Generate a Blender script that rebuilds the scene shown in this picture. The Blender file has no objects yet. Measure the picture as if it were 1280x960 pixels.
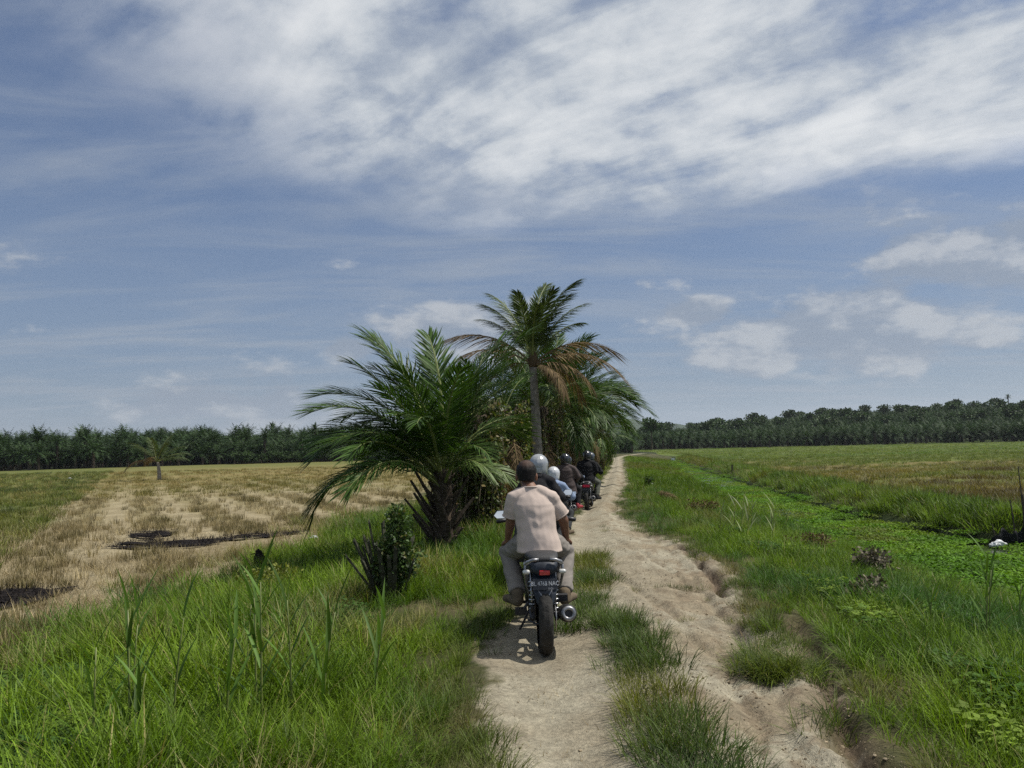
import bpy, bmesh, math, random
import numpy as np
from mathutils import Vector, Matrix, Euler, noise as mnoise

R = math.radians
PI = math.pi
sc = bpy.context.scene
col = sc.collection
rng = np.random.default_rng(7)
random.seed(7)

# ------------------------------------------------------------------ camera
EYE = 1.65
cam_d = bpy.data.cameras.new('camera')
cam = bpy.data.objects.new('camera', cam_d)
col.objects.link(cam)
cam_d.sensor_width = 36.0
cam_d.lens = 27.56
cam_d.clip_start = 0.05
cam_d.clip_end = 20000.0
_p = math.atan(78 / 980.0)
_r = R(1.4)
fw = Vector((0, math.cos(_p), math.sin(_p)))
r0 = Vector((1, 0, 0))
u0 = r0.cross(fw)
cr = r0 * math.cos(_r) - u0 * math.sin(_r)
cu = r0 * math.sin(_r) + u0 * math.cos(_r)
cam.matrix_world = Matrix(((cr.x, cu.x, -fw.x, 0), (cr.y, cu.y, -fw.y, 0), (cr.z, cu.z, -fw.z, EYE), (0, 0, 0, 1)))
sc.camera = cam

# ------------------------------------------------------------------ sky and sun
SUN_DIR = Vector((0.78, 0.16, 1.38)).normalized()
SUN_EL = math.asin(SUN_DIR.z)
SUN_AZ = math.atan2(SUN_DIR.x, SUN_DIR.y)

sc.view_settings.view_transform = 'Standard'
sc.view_settings.look = 'None'
sc.view_settings.gamma = 1.0
sc.view_settings.exposure = -0.05
sc.view_settings.use_curve_mapping = False
sc.cycles.max_bounces = 5
sc.cycles.diffuse_bounces = 3
sc.cycles.glossy_bounces = 2
sc.cycles.transmission_bounces = 3
sc.cycles.transparent_max_bounces = 6
sc.cycles.volume_bounces = 0
sc.cycles.use_denoising = False
sc.cycles.sample_clamp_indirect = 4.0

sun_d = bpy.data.lights.new('sun', 'SUN')
sun_d.energy = 4.9
sun_d.angle = R(0.55)
sun_d.color = (1.0, 0.955, 0.88)
sun = bpy.data.objects.new('sun', sun_d)
col.objects.link(sun)
sun.location = SUN_DIR * 60
sun.rotation_euler = (-SUN_DIR).to_track_quat('-Z', 'Y').to_euler()


class NT:
    """small node-tree writer"""
    def __init__(self, tree):
        self.t = tree
        self.n = tree.nodes
        self.n.clear()

    def add(self, kind, **kw):
        nd = self.n.new(kind)
        for k, v in kw.items():
            setattr(nd, k, v)
        return nd

    def link(self, a, b):
        self.t.links.new(a, b)

    def sock(self, target, v):
        if isinstance(v, bpy.types.NodeSocket):
            self.t.links.new(v, target)
        elif v is not None:
            if isinstance(v, tuple) and len(v) == 3 and target.type == 'RGBA':
                v = (*v, 1)
            target.default_value = v

    def math(self, op, a, b=None, c=None, clamp=False):
        nd = self.add('ShaderNodeMath', operation=op, use_clamp=clamp)
        for i, v in enumerate((a, b, c)):
            if v is not None:
                self.sock(nd.inputs[i], v)
        return nd.outputs[0]

    def vmath(self, op, a, b=None):
        nd = self.add('ShaderNodeVectorMath', operation=op)
        self.sock(nd.inputs[0], a)
        if b is not None:
            self.sock(nd.inputs[1], b)
        return nd.outputs['Value'] if op in ('LENGTH', 'DOT_PRODUCT', 'DISTANCE') else nd.outputs[0]

    def mix(self, f, a, b, mode='MIX'):
        nd = self.add('ShaderNodeMix', data_type='RGBA', blend_type=mode)
        self.sock(nd.inputs[0], f)
        self.sock(nd.inputs[6], a)
        self.sock(nd.inputs[7], b)
        return nd.outputs[2]

    def ramp(self, v, lo, hi, a=0.0, b=1.0):
        nd = self.add('ShaderNodeMapRange', interpolation_type='SMOOTHSTEP')
        for i, x in enumerate((v, lo, hi, a, b)):
            self.sock(nd.inputs[i], x)
        return nd.outputs[0]

    def noise(self, vec, scale, detail=4.0, rough=0.55, dist=0.0, kind='3D', out=0):
        nd = self.add('ShaderNodeTexNoise', noise_dimensions=kind)
        self.sock(nd.inputs['Vector'], vec)
        nd.inputs['Scale'].default_value = scale
        nd.inputs['Detail'].default_value = detail
        nd.inputs['Roughness'].default_value = rough
        nd.inputs['Distortion'].default_value = dist
        return nd.outputs[out]

    def comb(self, x, y, z):
        nd = self.add('ShaderNodeCombineXYZ')
        for i, v in enumerate((x, y, z)):
            self.sock(nd.inputs[i], v)
        return nd.outputs[0]


world = bpy.data.worlds.new('World')
sc.world = world
world.use_nodes = True
w = NT(world.node_tree)
w_out = w.add('ShaderNodeOutputWorld')
w_bg = w.add('ShaderNodeBackground')
w_bg.inputs['Strength'].default_value = 0.1
w.link(w_bg.outputs[0], w_out.inputs['Surface'])
sky = w.add('ShaderNodeTexSky', sky_type='NISHITA')
sky.sun_disc = False
sky.sun_elevation = SUN_EL
sky.sun_rotation = SUN_AZ
sky.altitude = 30
sky.air_density = 1.0
sky.dust_density = 0.6
sky.ozone_density = 1.0
tc = w.add('ShaderNodeTexCoord')
sep = w.add('ShaderNodeSeparateXYZ')
w.link(tc.outputs['Generated'], sep.inputs[0])
dx, dy, dz = sep.outputs
up = w.math('MAXIMUM', dz, 0.0)
den = w.math('ADD', up, 0.07)
px_, py_ = w.math('DIVIDE', dx, den), w.math('DIVIDE', dy, den)
P = w.comb(px_, py_, 0.0)                                   # the cloud ceiling, seen in plan
az = w.math('ARCTAN2', dx, dy)
el = w.math('ARCSINE', dz)
A = w.comb(w.math('MULTIPLY', az, 1.0), w.math('MULTIPLY', el, 2.1), 0.0)
# base blue, slightly greyed by the thin veil
base = w.mix(1.0, sky.outputs[0], (0.43, 0.58, 0.79), 'MULTIPLY')
base = w.mix(w.ramp(el, 0.55, 0.0, 0.10, 0.62), base, (2.4, 3.05, 4.1))
# high wispy veil, streaked
st = w.add('ShaderNodeMapping')
st.inputs['Rotation'].default_value = (0, 0, R(-24))
st.inputs['Scale'].default_value = (0.55, 1.5, 1.0)
w.link(P, st.inputs[0])
v1 = w.noise(st.outputs[0], 1.35, 7.0, 0.6, 0.5)
v2 = w.noise(P, 0.55, 3.0, 0.5)
veil = w.math('MULTIPLY', w.ramp(v1, 0.38, 0.72), w.ramp(v2, 0.25, 0.60, 0.35, 1.0))
c1 = w.mix(w.math('MULTIPLY', veil, 0.72), base, (3.5, 4.0, 4.75))
# the broken sheet overhead: a ceiling that ends some way ahead of the rider
wob = w.noise(P, 0.8, 5.0, 0.62, 0.2)
ctr = w.vmath('SUBTRACT', P, (0.25, 0.3, 0.0))
dist = w.vmath('LENGTH', w.vmath('MULTIPLY', ctr, (1.0, 0.75, 0.0)))
dist = w.math('ADD', dist, w.math('MULTIPLY', w.math('SUBTRACT', wob, 0.5), 1.2))
sheet = w.math('MULTIPLY', w.ramp(dist, 1.98, 1.45), w.ramp(w.math('ADD', px_, w.math('MULTIPLY', w.math('SUBTRACT', wob, 0.5), 0.9)), -1.0, -0.3, 0.12, 1.0))
den2 = w.math('ADD', up, 0.32)
Q = w.comb(w.math('DIVIDE', dx, den2), w.math('DIVIDE', dy, den2), 0.0)
qs = w.add('ShaderNodeMapping', vector_type='TEXTURE')
qs.inputs['Rotation'].default_value = (0, 0, R(-34))
qs.inputs['Scale'].default_value = (2.3, 0.85, 1.0)
w.link(Q, qs.inputs[0])
m1 = w.noise(Q, 7.5, 10.0, 0.6, 0.15)
m2 = w.noise(qs.outputs[0], 4.2, 8.0, 0.56, 0.35)
tex = w.math('ADD', w.math('MULTIPLY', m1, 0.36), w.math('MULTIPLY', m2, 0.64))
thick = w.ramp(tex, 0.33, 0.53)
sheet = w.math('MULTIPLY', sheet, thick)
bright = w.mix(w.ramp(tex, 0.42, 0.66), (5.0, 5.5, 6.1), (8.6, 8.75, 8.8))
c2 = w.mix(w.math('MULTIPLY', sheet, 0.92), c1, bright)
# low heaps of cumulus along the horizon
def blob(az_c, el_c, ra, re):
    a = w.math('DIVIDE', w.math('SUBTRACT', az, az_c), ra)
    e = w.math('DIVIDE', w.math('SUBTRACT', el, el_c), re)
    q = w.math('ADD', w.math('MULTIPLY', a, a), w.math('MULTIPLY', e, e))
    return w.math('EXPONENT', w.math('MULTIPLY', q, -1.0))
hb = None
for b in ((0.62, 0.19, 0.20, 0.055), (0.40, 0.125, 0.19, 0.055), (-0.05, 0.145, 0.10, 0.05), (-0.34, 0.055, 0.12, 0.03), (-0.21, 0.125, 0.035, 0.02), (0.24, 0.16, 0.05, 0.02)):
    g = blob(*b)
    hb = g if hb is None else w.math('MAXIMUM', hb, g)
n1 = w.noise(A, 7.5, 8.0, 0.58)
heap = w.math('ADD', w.math('MULTIPLY', hb, 0.40), n1)
heap_m = w.ramp(heap, 0.60, 0.76)
Aup = w.vmath('ADD', A, (0.012, 0.05, 0.0))
n1b = w.noise(Aup, 7.5, 6.0, 0.58)
lit = w.ramp(w.math('SUBTRACT', n1, n1b), -0.06, 0.14)
heap_c = w.mix(lit, (2.7, 3.25, 4.15), (5.4, 5.65, 6.0))
low = w.ramp(el, 0.34, 0.22)
c3 = w.mix(w.math('MULTIPLY', w.math('MULTIPLY', heap_m, low), 0.8), c2, heap_c)
w.link(c3, w_bg.inputs['Color'])

# ------------------------------------------------------------------ helpers
def tag(o, label=None, cat=None, group=None, kind=None):
    if label: o['label'] = label
    if cat: o['category'] = cat
    if group: o['group'] = group
    if kind: o['kind'] = kind
    return o

def empty(name, loc=(0, 0, 0), rz=0.0):
    o = bpy.data.objects.new(name, None)
    col.objects.link(o)
    o.location = loc
    o.rotation_euler = (0, 0, rz)
    o.empty_display_size = 0.2
    return o

def link_mesh(name, me, mat=None, parent=None, smooth=False):
    o = bpy.data.objects.new(name, me)
    col.objects.link(o)
    if mat is not None and not me.materials:
        me.materials.append(mat)
    if parent is not None:
        o.parent = parent
    if smooth:
        me.polygons.foreach_set('use_smooth', np.ones(len(me.polygons), dtype=bool))
    return o

def mesh_np(name, V, F, smooth=False):
    """mesh from vertex array and a list of faces or an (n,k) array"""
    me = bpy.data.meshes.new(name)
    V = np.asarray(V, dtype=np.float32)
    if isinstance(F, np.ndarray):
        k = F.shape[1]
        me.vertices.add(len(V)); me.vertices.foreach_set('co', V.ravel())
        me.loops.add(F.size); me.loops.foreach_set('vertex_index', F.astype(np.int32).ravel())
        me.polygons.add(len(F)); me.polygons.foreach_set('loop_start', np.arange(0, F.size, k, dtype=np.int32))
        me.update(calc_edges=True); me.validate()
    else:
        me.from_pydata(V.tolist(), [], F)
        me.update()
    if smooth:
        me.polygons.foreach_set('use_smooth', np.ones(len(me.polygons), dtype=bool))
    return me

def bm_obj(name, bm, mat, parent=None, smooth=False, bevel=0.0):
    if bevel > 0:
        bmesh.ops.bevel(bm, geom=list(bm.edges), offset=bevel, segments=2, affect='EDGES', profile=0.6)
    me = bpy.data.meshes.new(name)
    bm.to_mesh(me); bm.free()
    return link_mesh(name, me, mat, parent, smooth)

def copy_tree(o, parent=None):
    c = o.copy()
    col.objects.link(c)
    c.parent = parent
    for ch in o.children:
        copy_tree(ch, c)
    return c

def xf(p):
    return Vector(p)

def add_box(bm, c, s, rot=None):
    m = Matrix.Translation(c)
    if rot is not None:
        m = m @ Euler(rot).to_matrix().to_4x4()
    m = m @ Matrix.Diagonal((s[0], s[1], s[2], 1))
    return bmesh.ops.create_cube(bm, size=1.0, matrix=m)

def add_tube(bm, pts, rad, n=8, cap=True):
    """round bar through points; rad is one radius or one per point"""
    pts = [Vector(p) for p in pts]
    if not hasattr(rad, '__len__'):
        rad = [rad] * len(pts)
    rings = []
    prev = None
    for i, p in enumerate(pts):
        t = (pts[min(i + 1, len(pts) - 1)] - pts[max(i - 1, 0)]).normalized()
        if prev is None:
            a = Vector((0, 0, 1)) if abs(t.z) < 0.9 else Vector((1, 0, 0))
            n1 = t.cross(a).normalized()
        else:
            n1 = (prev - t * prev.dot(t)).normalized()
        prev = n1
        n2 = t.cross(n1)
        rings.append([bm.verts.new(p + (n1 * math.cos(2 * PI * k / n) + n2 * math.sin(2 * PI * k / n)) * rad[i]) for k in range(n)])
    for a, b in zip(rings, rings[1:]):
        for k in range(n):
            bm.faces.new((a[k], a[(k + 1) % n], b[(k + 1) % n], b[k]))
    if cap:
        bm.faces.new(rings[0][::-1]); bm.faces.new(rings[-1])

def add_lathe(bm, prof, n=32, axis='X', center=(0, 0, 0), closed=False):
    """prof: list of (radius, offset along axis)"""
    c = Vector(center)
    rings = []
    for k in range(n):
        a = 2 * PI * k / n
        rg = []
        for r, x in prof:
            if axis == 'X': v = Vector((x, r * math.cos(a), r * math.sin(a)))
            elif axis == 'Y': v = Vector((r * math.cos(a), x, r * math.sin(a)))
            else: v = Vector((r * math.cos(a), r * math.sin(a), x))
            rg.append(bm.verts.new(c + v))
        rings.append(rg)
    m = len(prof)
    for k in range(n):
        a, b = rings[k], rings[(k + 1) % n]
        for j in range(m if closed else m - 1):
            j2 = (j + 1) % m
            bm.faces.new((a[j], a[j2], b[j2], b[j]))
    bmesh.ops.remove_doubles(bm, verts=list(bm.verts), dist=1e-5)
    bmesh.ops.recalc_face_normals(bm, faces=list(bm.faces))

def add_loft(bm, secs, cap=True):
    """secs: list of equal-length point rings"""
    rings = [[bm.verts.new(Vector(p)) for p in s] for s in secs]
    n = len(rings[0])
    for a, b in zip(rings, rings[1:]):
        for k in range(n):
            bm.faces.new((a[k], a[(k + 1) % n], b[(k + 1) % n], b[k]))
    if cap:
        bm.faces.new(rings[0][::-1]); bm.faces.new(rings[-1])
    bmesh.ops.recalc_face_normals(bm, faces=list(bm.faces))

def ell(cx, cy, cz, rx, rz, n=14, pw=2.0):
    """ring in the XZ plane at y = cy (super-ellipse)"""
    out = []
    for k in range(n):
        a = 2 * PI * k / n
        c, s = math.cos(a), math.sin(a)
        out.append((cx + rx * math.copysign(abs(c) ** (2 / pw), c), cy, cz + rz * math.copysign(abs(s) ** (2 / pw), s)))
    return out

# value noise on the plane
_perm = np.random.default_rng(3).random((256, 256)).astype(np.float64)
def vnoise(x, y, s=1.0, seed=0):
    x = np.asarray(x, dtype=np.float64) / s + seed * 17.31
    y = np.asarray(y, dtype=np.float64) / s + seed * 9.77
    xi, yi = np.floor(x).astype(int), np.floor(y).astype(int)
    fx, fy = x - xi, y - yi
    fx, fy = fx * fx * (3 - 2 * fx), fy * fy * (3 - 2 * fy)
    g = lambda i, j: _perm[(xi + i) % 256, (yi + j) % 256]
    return (g(0, 0) * (1 - fx) + g(1, 0) * fx) * (1 - fy) + (g(0, 1) * (1 - fx) + g(1, 1) * fx) * fy
def fbm(x, y, s, seed=0, o=4):
    t, a, tot = 0, 1.0, 0.0
    for k in range(o):
        t = t + a * vnoise(x, y, s / 2 ** k, seed + k * 3); tot += a; a *= 0.5
    return t / tot
def sstep(a, b, x):
    t = np.clip((x - a) / (b - a), 0, 1)
    return t * t * (3 - 2 * t)

# ------------------------------------------------------------------ materials
def mat_plain(name, colr, rough=0.6, metal=0.0, noise=0.0, scale=20.0, bump=0.0, spec=0.5, bscale=None, coat=0.0):
    m = bpy.data.materials.new(name); m.use_nodes = True
    t = NT(m.node_tree)
    out = t.add('ShaderNodeOutputMaterial'); b = t.add('ShaderNodeBsdfPrincipled')
    t.link(b.outputs[0], out.inputs[0])
    b.inputs['Roughness'].default_value = rough
    b.inputs['Metallic'].default_value = metal
    b.inputs['Specular IOR Level'].default_value = spec
    b.inputs['Coat Weight'].default_value = coat
    co = t.add('ShaderNodeTexCoord').outputs['Object']
    c = colr
    if noise > 0:
        n = t.noise(co, scale, 5.0, 0.6)
        c = t.mix(t.ramp(n, 0.3, 0.7), tuple(x * (1 - noise) for x in colr), tuple(min(1, x * (1 + noise)) for x in colr))
        rr = t.ramp(n, 0.3, 0.7, max(0.05, rough - 0.12), min(1, rough + 0.12))
        t.link(rr, b.inputs['Roughness'])
    t.sock(b.inputs['Base Color'], c)
    if bump > 0:
        bp = t.add('ShaderNodeBump'); bp.inputs['Strength'].default_value = bump; bp.inputs['Distance'].default_value = 0.02
        t.link(t.noise(co, bscale or scale * 2, 6.0, 0.6), bp.inputs['Height'])
        t.link(bp.outputs[0], b.inputs['Normal'])
    return m

def mat_leaf(name, colr=None, trans=0.28, rough=0.5, spec=0.35, tint=False, var=0.35, yellow=(0.32, 0.27, 0.10), ymix=0.0, src='INSTANCER'):
    """leaf or blade: colour from the scatter's tint or a fixed one, varied blade by blade with the attribute 'bl'"""
    m = bpy.data.materials.new(name); m.use_nodes = True
    t = NT(m.node_tree)
    out = t.add('ShaderNodeOutputMaterial'); b = t.add('ShaderNodeBsdfPrincipled')
    tr = t.add('ShaderNodeBsdfTranslucent'); mx = t.add('ShaderNodeMixShader')
    if tint:
        base = t.add('ShaderNodeAttribute', attribute_type=src, attribute_name='tint').outputs['Color']
    else:
        base = t.add('ShaderNodeRGB'); base.outputs[0].default_value = (*colr, 1); base = base.outputs[0]
    bl = t.add('ShaderNodeAttribute', attribute_type='GEOMETRY', attribute_name='bl').outputs['Fac']
    k = t.ramp(bl, 0.0, 1.0, 1 - var, 1 + var)
    c = t.mix(1.0, base, t.comb(k, k, k), 'MULTIPLY')
    if ymix > 0:
        fr = t.math('FRACT', t.math('MULTIPLY', bl, 7.31))
        c = t.mix(t.ramp(fr, 1 - ymix, 1.0), c, yellow)
    rnd = t.add('ShaderNodeObjectInfo').outputs['Random']
    kk = t.ramp(rnd, 0, 1, 0.85, 1.15)
    c = t.mix(1.0, c, t.comb(kk, kk, kk), 'MULTIPLY')
    t.link(c, b.inputs['Base Color']); b.inputs['Roughness'].default_value = rough
    b.inputs['Specular IOR Level'].default_value = spec
    tcx = t.mix(1.0, c, (1.1, 1.15, 0.55), 'MULTIPLY')
    t.link(tcx, tr.inputs[0])
    mx.inputs[0].default_value = trans
    t.link(b.outputs[0], mx.inputs[1]); t.link(tr.outputs[0], mx.inputs[2]); t.link(mx.outputs[0], out.inputs[0])
    return m

def set_bl(me, vals):
    """one value per vertex, read by mat_leaf"""
    a = me.attributes.new('bl', 'FLOAT', 'POINT')
    a.data.foreach_set('value', np.asarray(vals, dtype=np.float32))

# ------------------------------------------------------------------ lie of the land
def ip(y, tab):
    return np.interp(y, [t[0] for t in tab], [t[1] for t in tab])
ROAD_L = [(0, -.28), (4.2, -.22), (6.5, -.22), (7.5, -.08), (10.1, .38), (11.5, .6), (14, .85), (17.4, 1.25), (21, 1.75), (25.4, 2.5), (36.5, 4.05), (54.5, 6.7), (75, 9.4), (95, 12.0), (115, 16.5), (140, 24.0)]
ROAD_R = [(0, 1.6), (4.1, 1.72), (5, 1.98), (6, 2.1), (8.6, 2.42), (9.3, 2.58), (12, 2.80), (13.4, 2.7), (15.5, 2.5), (19.25, 2.55), (25, 3.4), (36, 5.1), (54, 7.55), (75, 10.3), (95, 13.0), (115, 17.6), (140, 25.3)]
DITCH_N = [(0, 6.2), (6, 6.2), (10.4, 6.2), (15.7, 6.6), (25, 7.6), (47, 10.5), (75, 15.4), (101, 20.0), (125, 25)]
DITCH_F = [(0, 13.6), (15.8, 13.6), (17.3, 10.35), (18.4, 10.15), (23, 10.2), (36, 11.8), (76, 17.2), (101, 21.0), (125, 25.5)]
def road_l(y): return ip(y, ROAD_L) + (vnoise(y, 0, 0.9, 5) - .5) * .22 + (vnoise(y, 0, 0.3, 6) - .5) * .10
def road_r(y): return ip(y, ROAD_R) + (vnoise(y, 0, 0.8, 8) - .5) * .35 + (vnoise(y, 0, 0.28, 9) - .5) * .14
def field_l(y): return -4.6 - np.maximum(0, 12 - y) * .33 + (vnoise(y, 0, 2.5, 11) - .5) * 1.0
def seg_dist(x, y, pts):
    d = np.full(np.shape(x), 1e9)
    for (x0, y0), (x1, y1) in zip(pts, pts[1:]):
        vx, vy = x1 - x0, y1 - y0
        t = np.clip(((x - x0) * vx + (y - y0) * vy) / (vx * vx + vy * vy), 0, 1)
        d = np.minimum(d, np.hypot(x - x0 - t * vx, y - y0 - t * vy))
    return d
GULLY = [[(2.6, 12.6), (2.62, 11.9), (2.5, 10.6), (2.38, 9.4), (2.2, 8.6)], [(2.5, 7.3), (2.4, 6.8), (2.2, 5.9), (2.0, 5.2), (1.82, 4.5), (1.6, 3.4)]]
RUTS = [[(1.05, 12), (1.3, 9.5), (1.45, 7.5), (1.5, 6), (1.42, 5), (1.25, 4.2), (1.1, 3.4)], [(1.7, 13.5), (1.95, 10.5), (2.0, 8.3), (1.85, 6.6)]]

def hill(x, y):
    """wooded rise far right, low swell far left"""
    d = np.hypot(x, y)
    a = np.arctan2(x, y)
    up_r = sstep(245, 420, d) * (sstep(0.10, 0.46, a) * 7.5 + sstep(0.05, 0.3, a) * 2.0)
    up_l = sstep(170, 360, d) * sstep(-0.12, -0.24, a) * (1.8 + 2.6 * np.exp(-((a + 0.40) / 0.05) ** 2) + 2.2 * np.exp(-((a + 0.17) / 0.07) ** 2))
    return up_r + up_l

def height(x, y):
    x = np.asarray(x, float); y = np.asarray(y, float)
    rl, rr = ip(y, ROAD_L), ip(y, ROAD_R)
    fl = field_l(y); dn, df = ip(y, DITCH_N), ip(y, DITCH_F)
    far = sstep(95, 125, y)
    # left side: verge falling to the field
    tl = sstep(rl - .5, fl, x) if False else np.clip((rl - .25 - x) / np.maximum(rl - .25 - fl, .5), 0, 1)
    z = -0.5 * (tl * tl * (3 - 2 * tl))
    # right side: verge falling to the ditch, bank, field
    tr = np.clip((x - rr - .2) / np.maximum(dn - rr - .2, .4), 0, 1)
    zr = -0.62 * tr ** 1.4
    inside = sstep(dn - .1, dn + .5, x) * (1 - sstep(df - .35, df + .1, x))
    zr = zr - 0.35 * inside
    bank = np.exp(-((x - df - .95) / .75) ** 2)
    zr = np.where(x > df - .3, np.maximum(zr, -0.62) + sstep(df - .3, df + 1.2, x) * .18, zr) + bank * .32 * (1 - far)
    z = np.where(x > rr, zr, z)
    # dirt detail
    on = sstep(rl - .25, rl + .15, x) * (1 - sstep(rr - .1, rr + .25, x))
    u = (x - rl) / np.maximum(rr - rl, .3)
    z = z + on * (0.035 * np.exp(-((u - .55) / .12) ** 2) - 0.045 * np.exp(-((u - .2) / .13) ** 2) - .03 * np.exp(-((u - .82) / .12) ** 2))
    near = 1 - sstep(20, 40, y)
    lump = (fbm(x, y, .5, 21, 4) - .5) * (.03 + .035 * sstep(.45, .7, u)) + (fbm(x, y, .16, 31, 3) - .5) * (.016 + .055 * sstep(.4, .65, u) * sstep(4.0, 6.0, y)) + (vnoise(x, y, .06, 33) - .5) * (.004 + .02 * sstep(.4, .65, u))
    z = z + on * near * lump
    for gi_, g in enumerate(GULLY):
        d = seg_dist(x + (vnoise(x, y, .25, 41) - .5) * .16 + (vnoise(x, y, .09, 43) - .5) * .06, y, g)
        z = z - (.13, .085)[gi_] * np.exp(-(d / .055) ** 2) * (.4 + .9 * vnoise(x, y, .35, 44)) + .035 * np.exp(-((d - .17) / .08) ** 2)
    for g in RUTS:
        d = seg_dist(x + (vnoise(x, y, .5, 42) - .5) * .10, y, g)
        z = z - .032 * np.exp(-(d / .045) ** 2) + .014 * np.exp(-((d - .10) / .05) ** 2)
    # verges and fields
    z = z + (1 - on) * (fbm(x, y, 1.4, 51, 3) - .5) * .16 * (1 - sstep(25, 60, y))
    z = z + hill(x, y)
    return z

FAN_O = (0.0, -10.0)
rr_, r = [], 12.2
while r < 4200:
    rr_.append(r)
    d = r - 10
    r += max(0.028, d * 0.0115 if d < 60 else d * 0.02)
rad = np.array(rr_)
ang = np.concatenate([np.linspace(-R(56), -R(16), 150)[:-1], np.linspace(-R(16), R(16), 330), np.linspace(R(16), R(56), 150)[1:]])
RA, AN = np.meshgrid(rad, ang, indexing='ij')
GX = FAN_O[0] + RA * np.sin(AN); GY = FAN_O[1] + RA * np.cos(AN)
GZ = height(GX, GY)
nr, na = GX.shape

def lerp3(a, b, t):
    t = np.asarray(t)[..., None]
    return np.asarray(a) * (1 - t) + np.asarray(b) * t
ROWN = np.array((0.90, 0.436))                     # across the rows of the harvested field
def row_s(x, y): return x * ROWN[0] + y * ROWN[1]

def ground_colour(x, y):
    rl, rr = road_l(y), road_r(y)
    fl = field_l(y); df = ip(y, DITCH_F)
    u = (x - rl) / np.maximum(rr - rl, .3)
    n1, n2, n3 = fbm(x, y, .7, 61), fbm(x, y, .12, 62, 3), fbm(x, y, 3.5, 63)
    # dirt: pale in the wheel track, browner and rougher to the right
    c = lerp3((.40, .36, .265), (.32, .265, .18), sstep(.35, .65, n1) * .5 + sstep(.45, .8, u) * .5 * (sstep(.4, .6, n1)))
    c = lerp3(c, (.25, .195, .13), sstep(.54, .66, n2) * (.22 + .5 * sstep(.4, .7, u)))
    soil = lerp3((.13, .115, .055), (.055, .065, .022), sstep(.3, .65, n1))
    xe = x + (n2 - .5) * .3
    edge = np.minimum(sstep(rl - .06, rl + .05, xe), 1 - sstep(rr - .06, rr + .06, xe))
    c = lerp3(soil, c, edge)
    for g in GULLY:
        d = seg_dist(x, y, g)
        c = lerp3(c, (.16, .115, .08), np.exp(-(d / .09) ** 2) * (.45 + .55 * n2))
    # left field
    s = row_s(x, y)
    straw = lerp3((.41, .345, .215), (.29, .235, .135), sstep(.3, .7, n1) * .7 + sstep(.5, .7, n2) * .3)
    rowy = .5 + .5 * np.sin(s * 2 * PI / 2.1 + (n3 - .5) * 3)
    far_f = sstep(26, 75, y)
    golden = lerp3((.25, .20, .07), (.17, .165, .042), sstep(.4, .62, fbm(x * .35, y, 7., 71)))
    straw = lerp3(straw, (.22, .19, .07), rowy * .45 * sstep(18, 30, y))
    straw = lerp3(straw, golden, far_f * .85)
    grn = lerp3((.12, .15, .035), (.17, .17, .05), n1)
    gl = sstep(-2.2, -3.6, s + (n3 - .5) * 3)
    gl = np.maximum(gl, sstep(85, 140, y) * .7)
    fld = lerp3(straw, grn, gl)
    t = sstep(fl + .5, fl - .7, x + (n1 - .5) * 1.6)
    c = lerp3(c, fld, t)
    # right: ditch, bank and paddy
    pad = lerp3((.14, .165, .035), (.20, .165, .06), sstep(.42, .6, fbm(x * .4, y * 1.2, 9., 81)))
    pad = lerp3(pad, (.12, .17, .035), sstep(60, 110, y) * .8)
    pad = lerp3(pad, (.075, .06, .03), sstep(.6, .68, fbm(x * .3, y * 1.5, 6., 83)) * (1 - sstep(40, 70, y)))
    t = sstep(df - .1, df + .5, x)
    c = lerp3(c, pad, t)
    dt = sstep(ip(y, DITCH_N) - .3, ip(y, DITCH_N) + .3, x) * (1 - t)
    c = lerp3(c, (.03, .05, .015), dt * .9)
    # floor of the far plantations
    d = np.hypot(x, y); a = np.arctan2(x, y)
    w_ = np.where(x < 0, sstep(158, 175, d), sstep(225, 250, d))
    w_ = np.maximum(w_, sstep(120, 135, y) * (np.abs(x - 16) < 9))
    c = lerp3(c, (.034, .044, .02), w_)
    return c * .80

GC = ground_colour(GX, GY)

def mat_ground():
    m = bpy.data.materials.new('earth'); m.use_nodes = True
    t = NT(m.node_tree)
    out = t.add('ShaderNodeOutputMaterial'); b = t.add('ShaderNodeBsdfPrincipled')
    t.link(b.outputs[0], out.inputs[0])
    c = t.add('ShaderNodeAttribute', attribute_type='GEOMETRY', attribute_name='Col').outputs['Color']
    co = t.add('ShaderNodeTexCoord').outputs['Object']
    a = t.noise(co, 30.0, 6.0, 0.65); a2 = t.noise(co, 5.0, 5.0, 0.6); a3 = t.noise(co, 140.0, 3.0, 0.6)
    k = t.math('MULTIPLY', t.ramp(a, .25, .75, .72, 1.25), t.ramp(a2, .25, .75, .82, 1.16))
    k = t.math('MULTIPLY', k, t.ramp(a3, .3, .7, .86, 1.12))
    c = t.mix(1.0, c, t.comb(k, k, k), 'MULTIPLY')
    t.link(c, b.inputs['Base Color']); b.inputs['Roughness'].default_value = .95; b.inputs['Specular IOR Level'].default_value = .15
    bp = t.add('ShaderNodeBump'); bp.inputs['Strength'].default_value = .9; bp.inputs['Distance'].default_value = .04
    hh = t.math('ADD', t.math('MULTIPLY', a, .6), t.math('MULTIPLY', a3, .25)); t.link(hh, bp.inputs['Height']); t.link(bp.outputs[0], b.inputs['Normal'])
    return m
M_EARTH = mat_ground()

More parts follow.
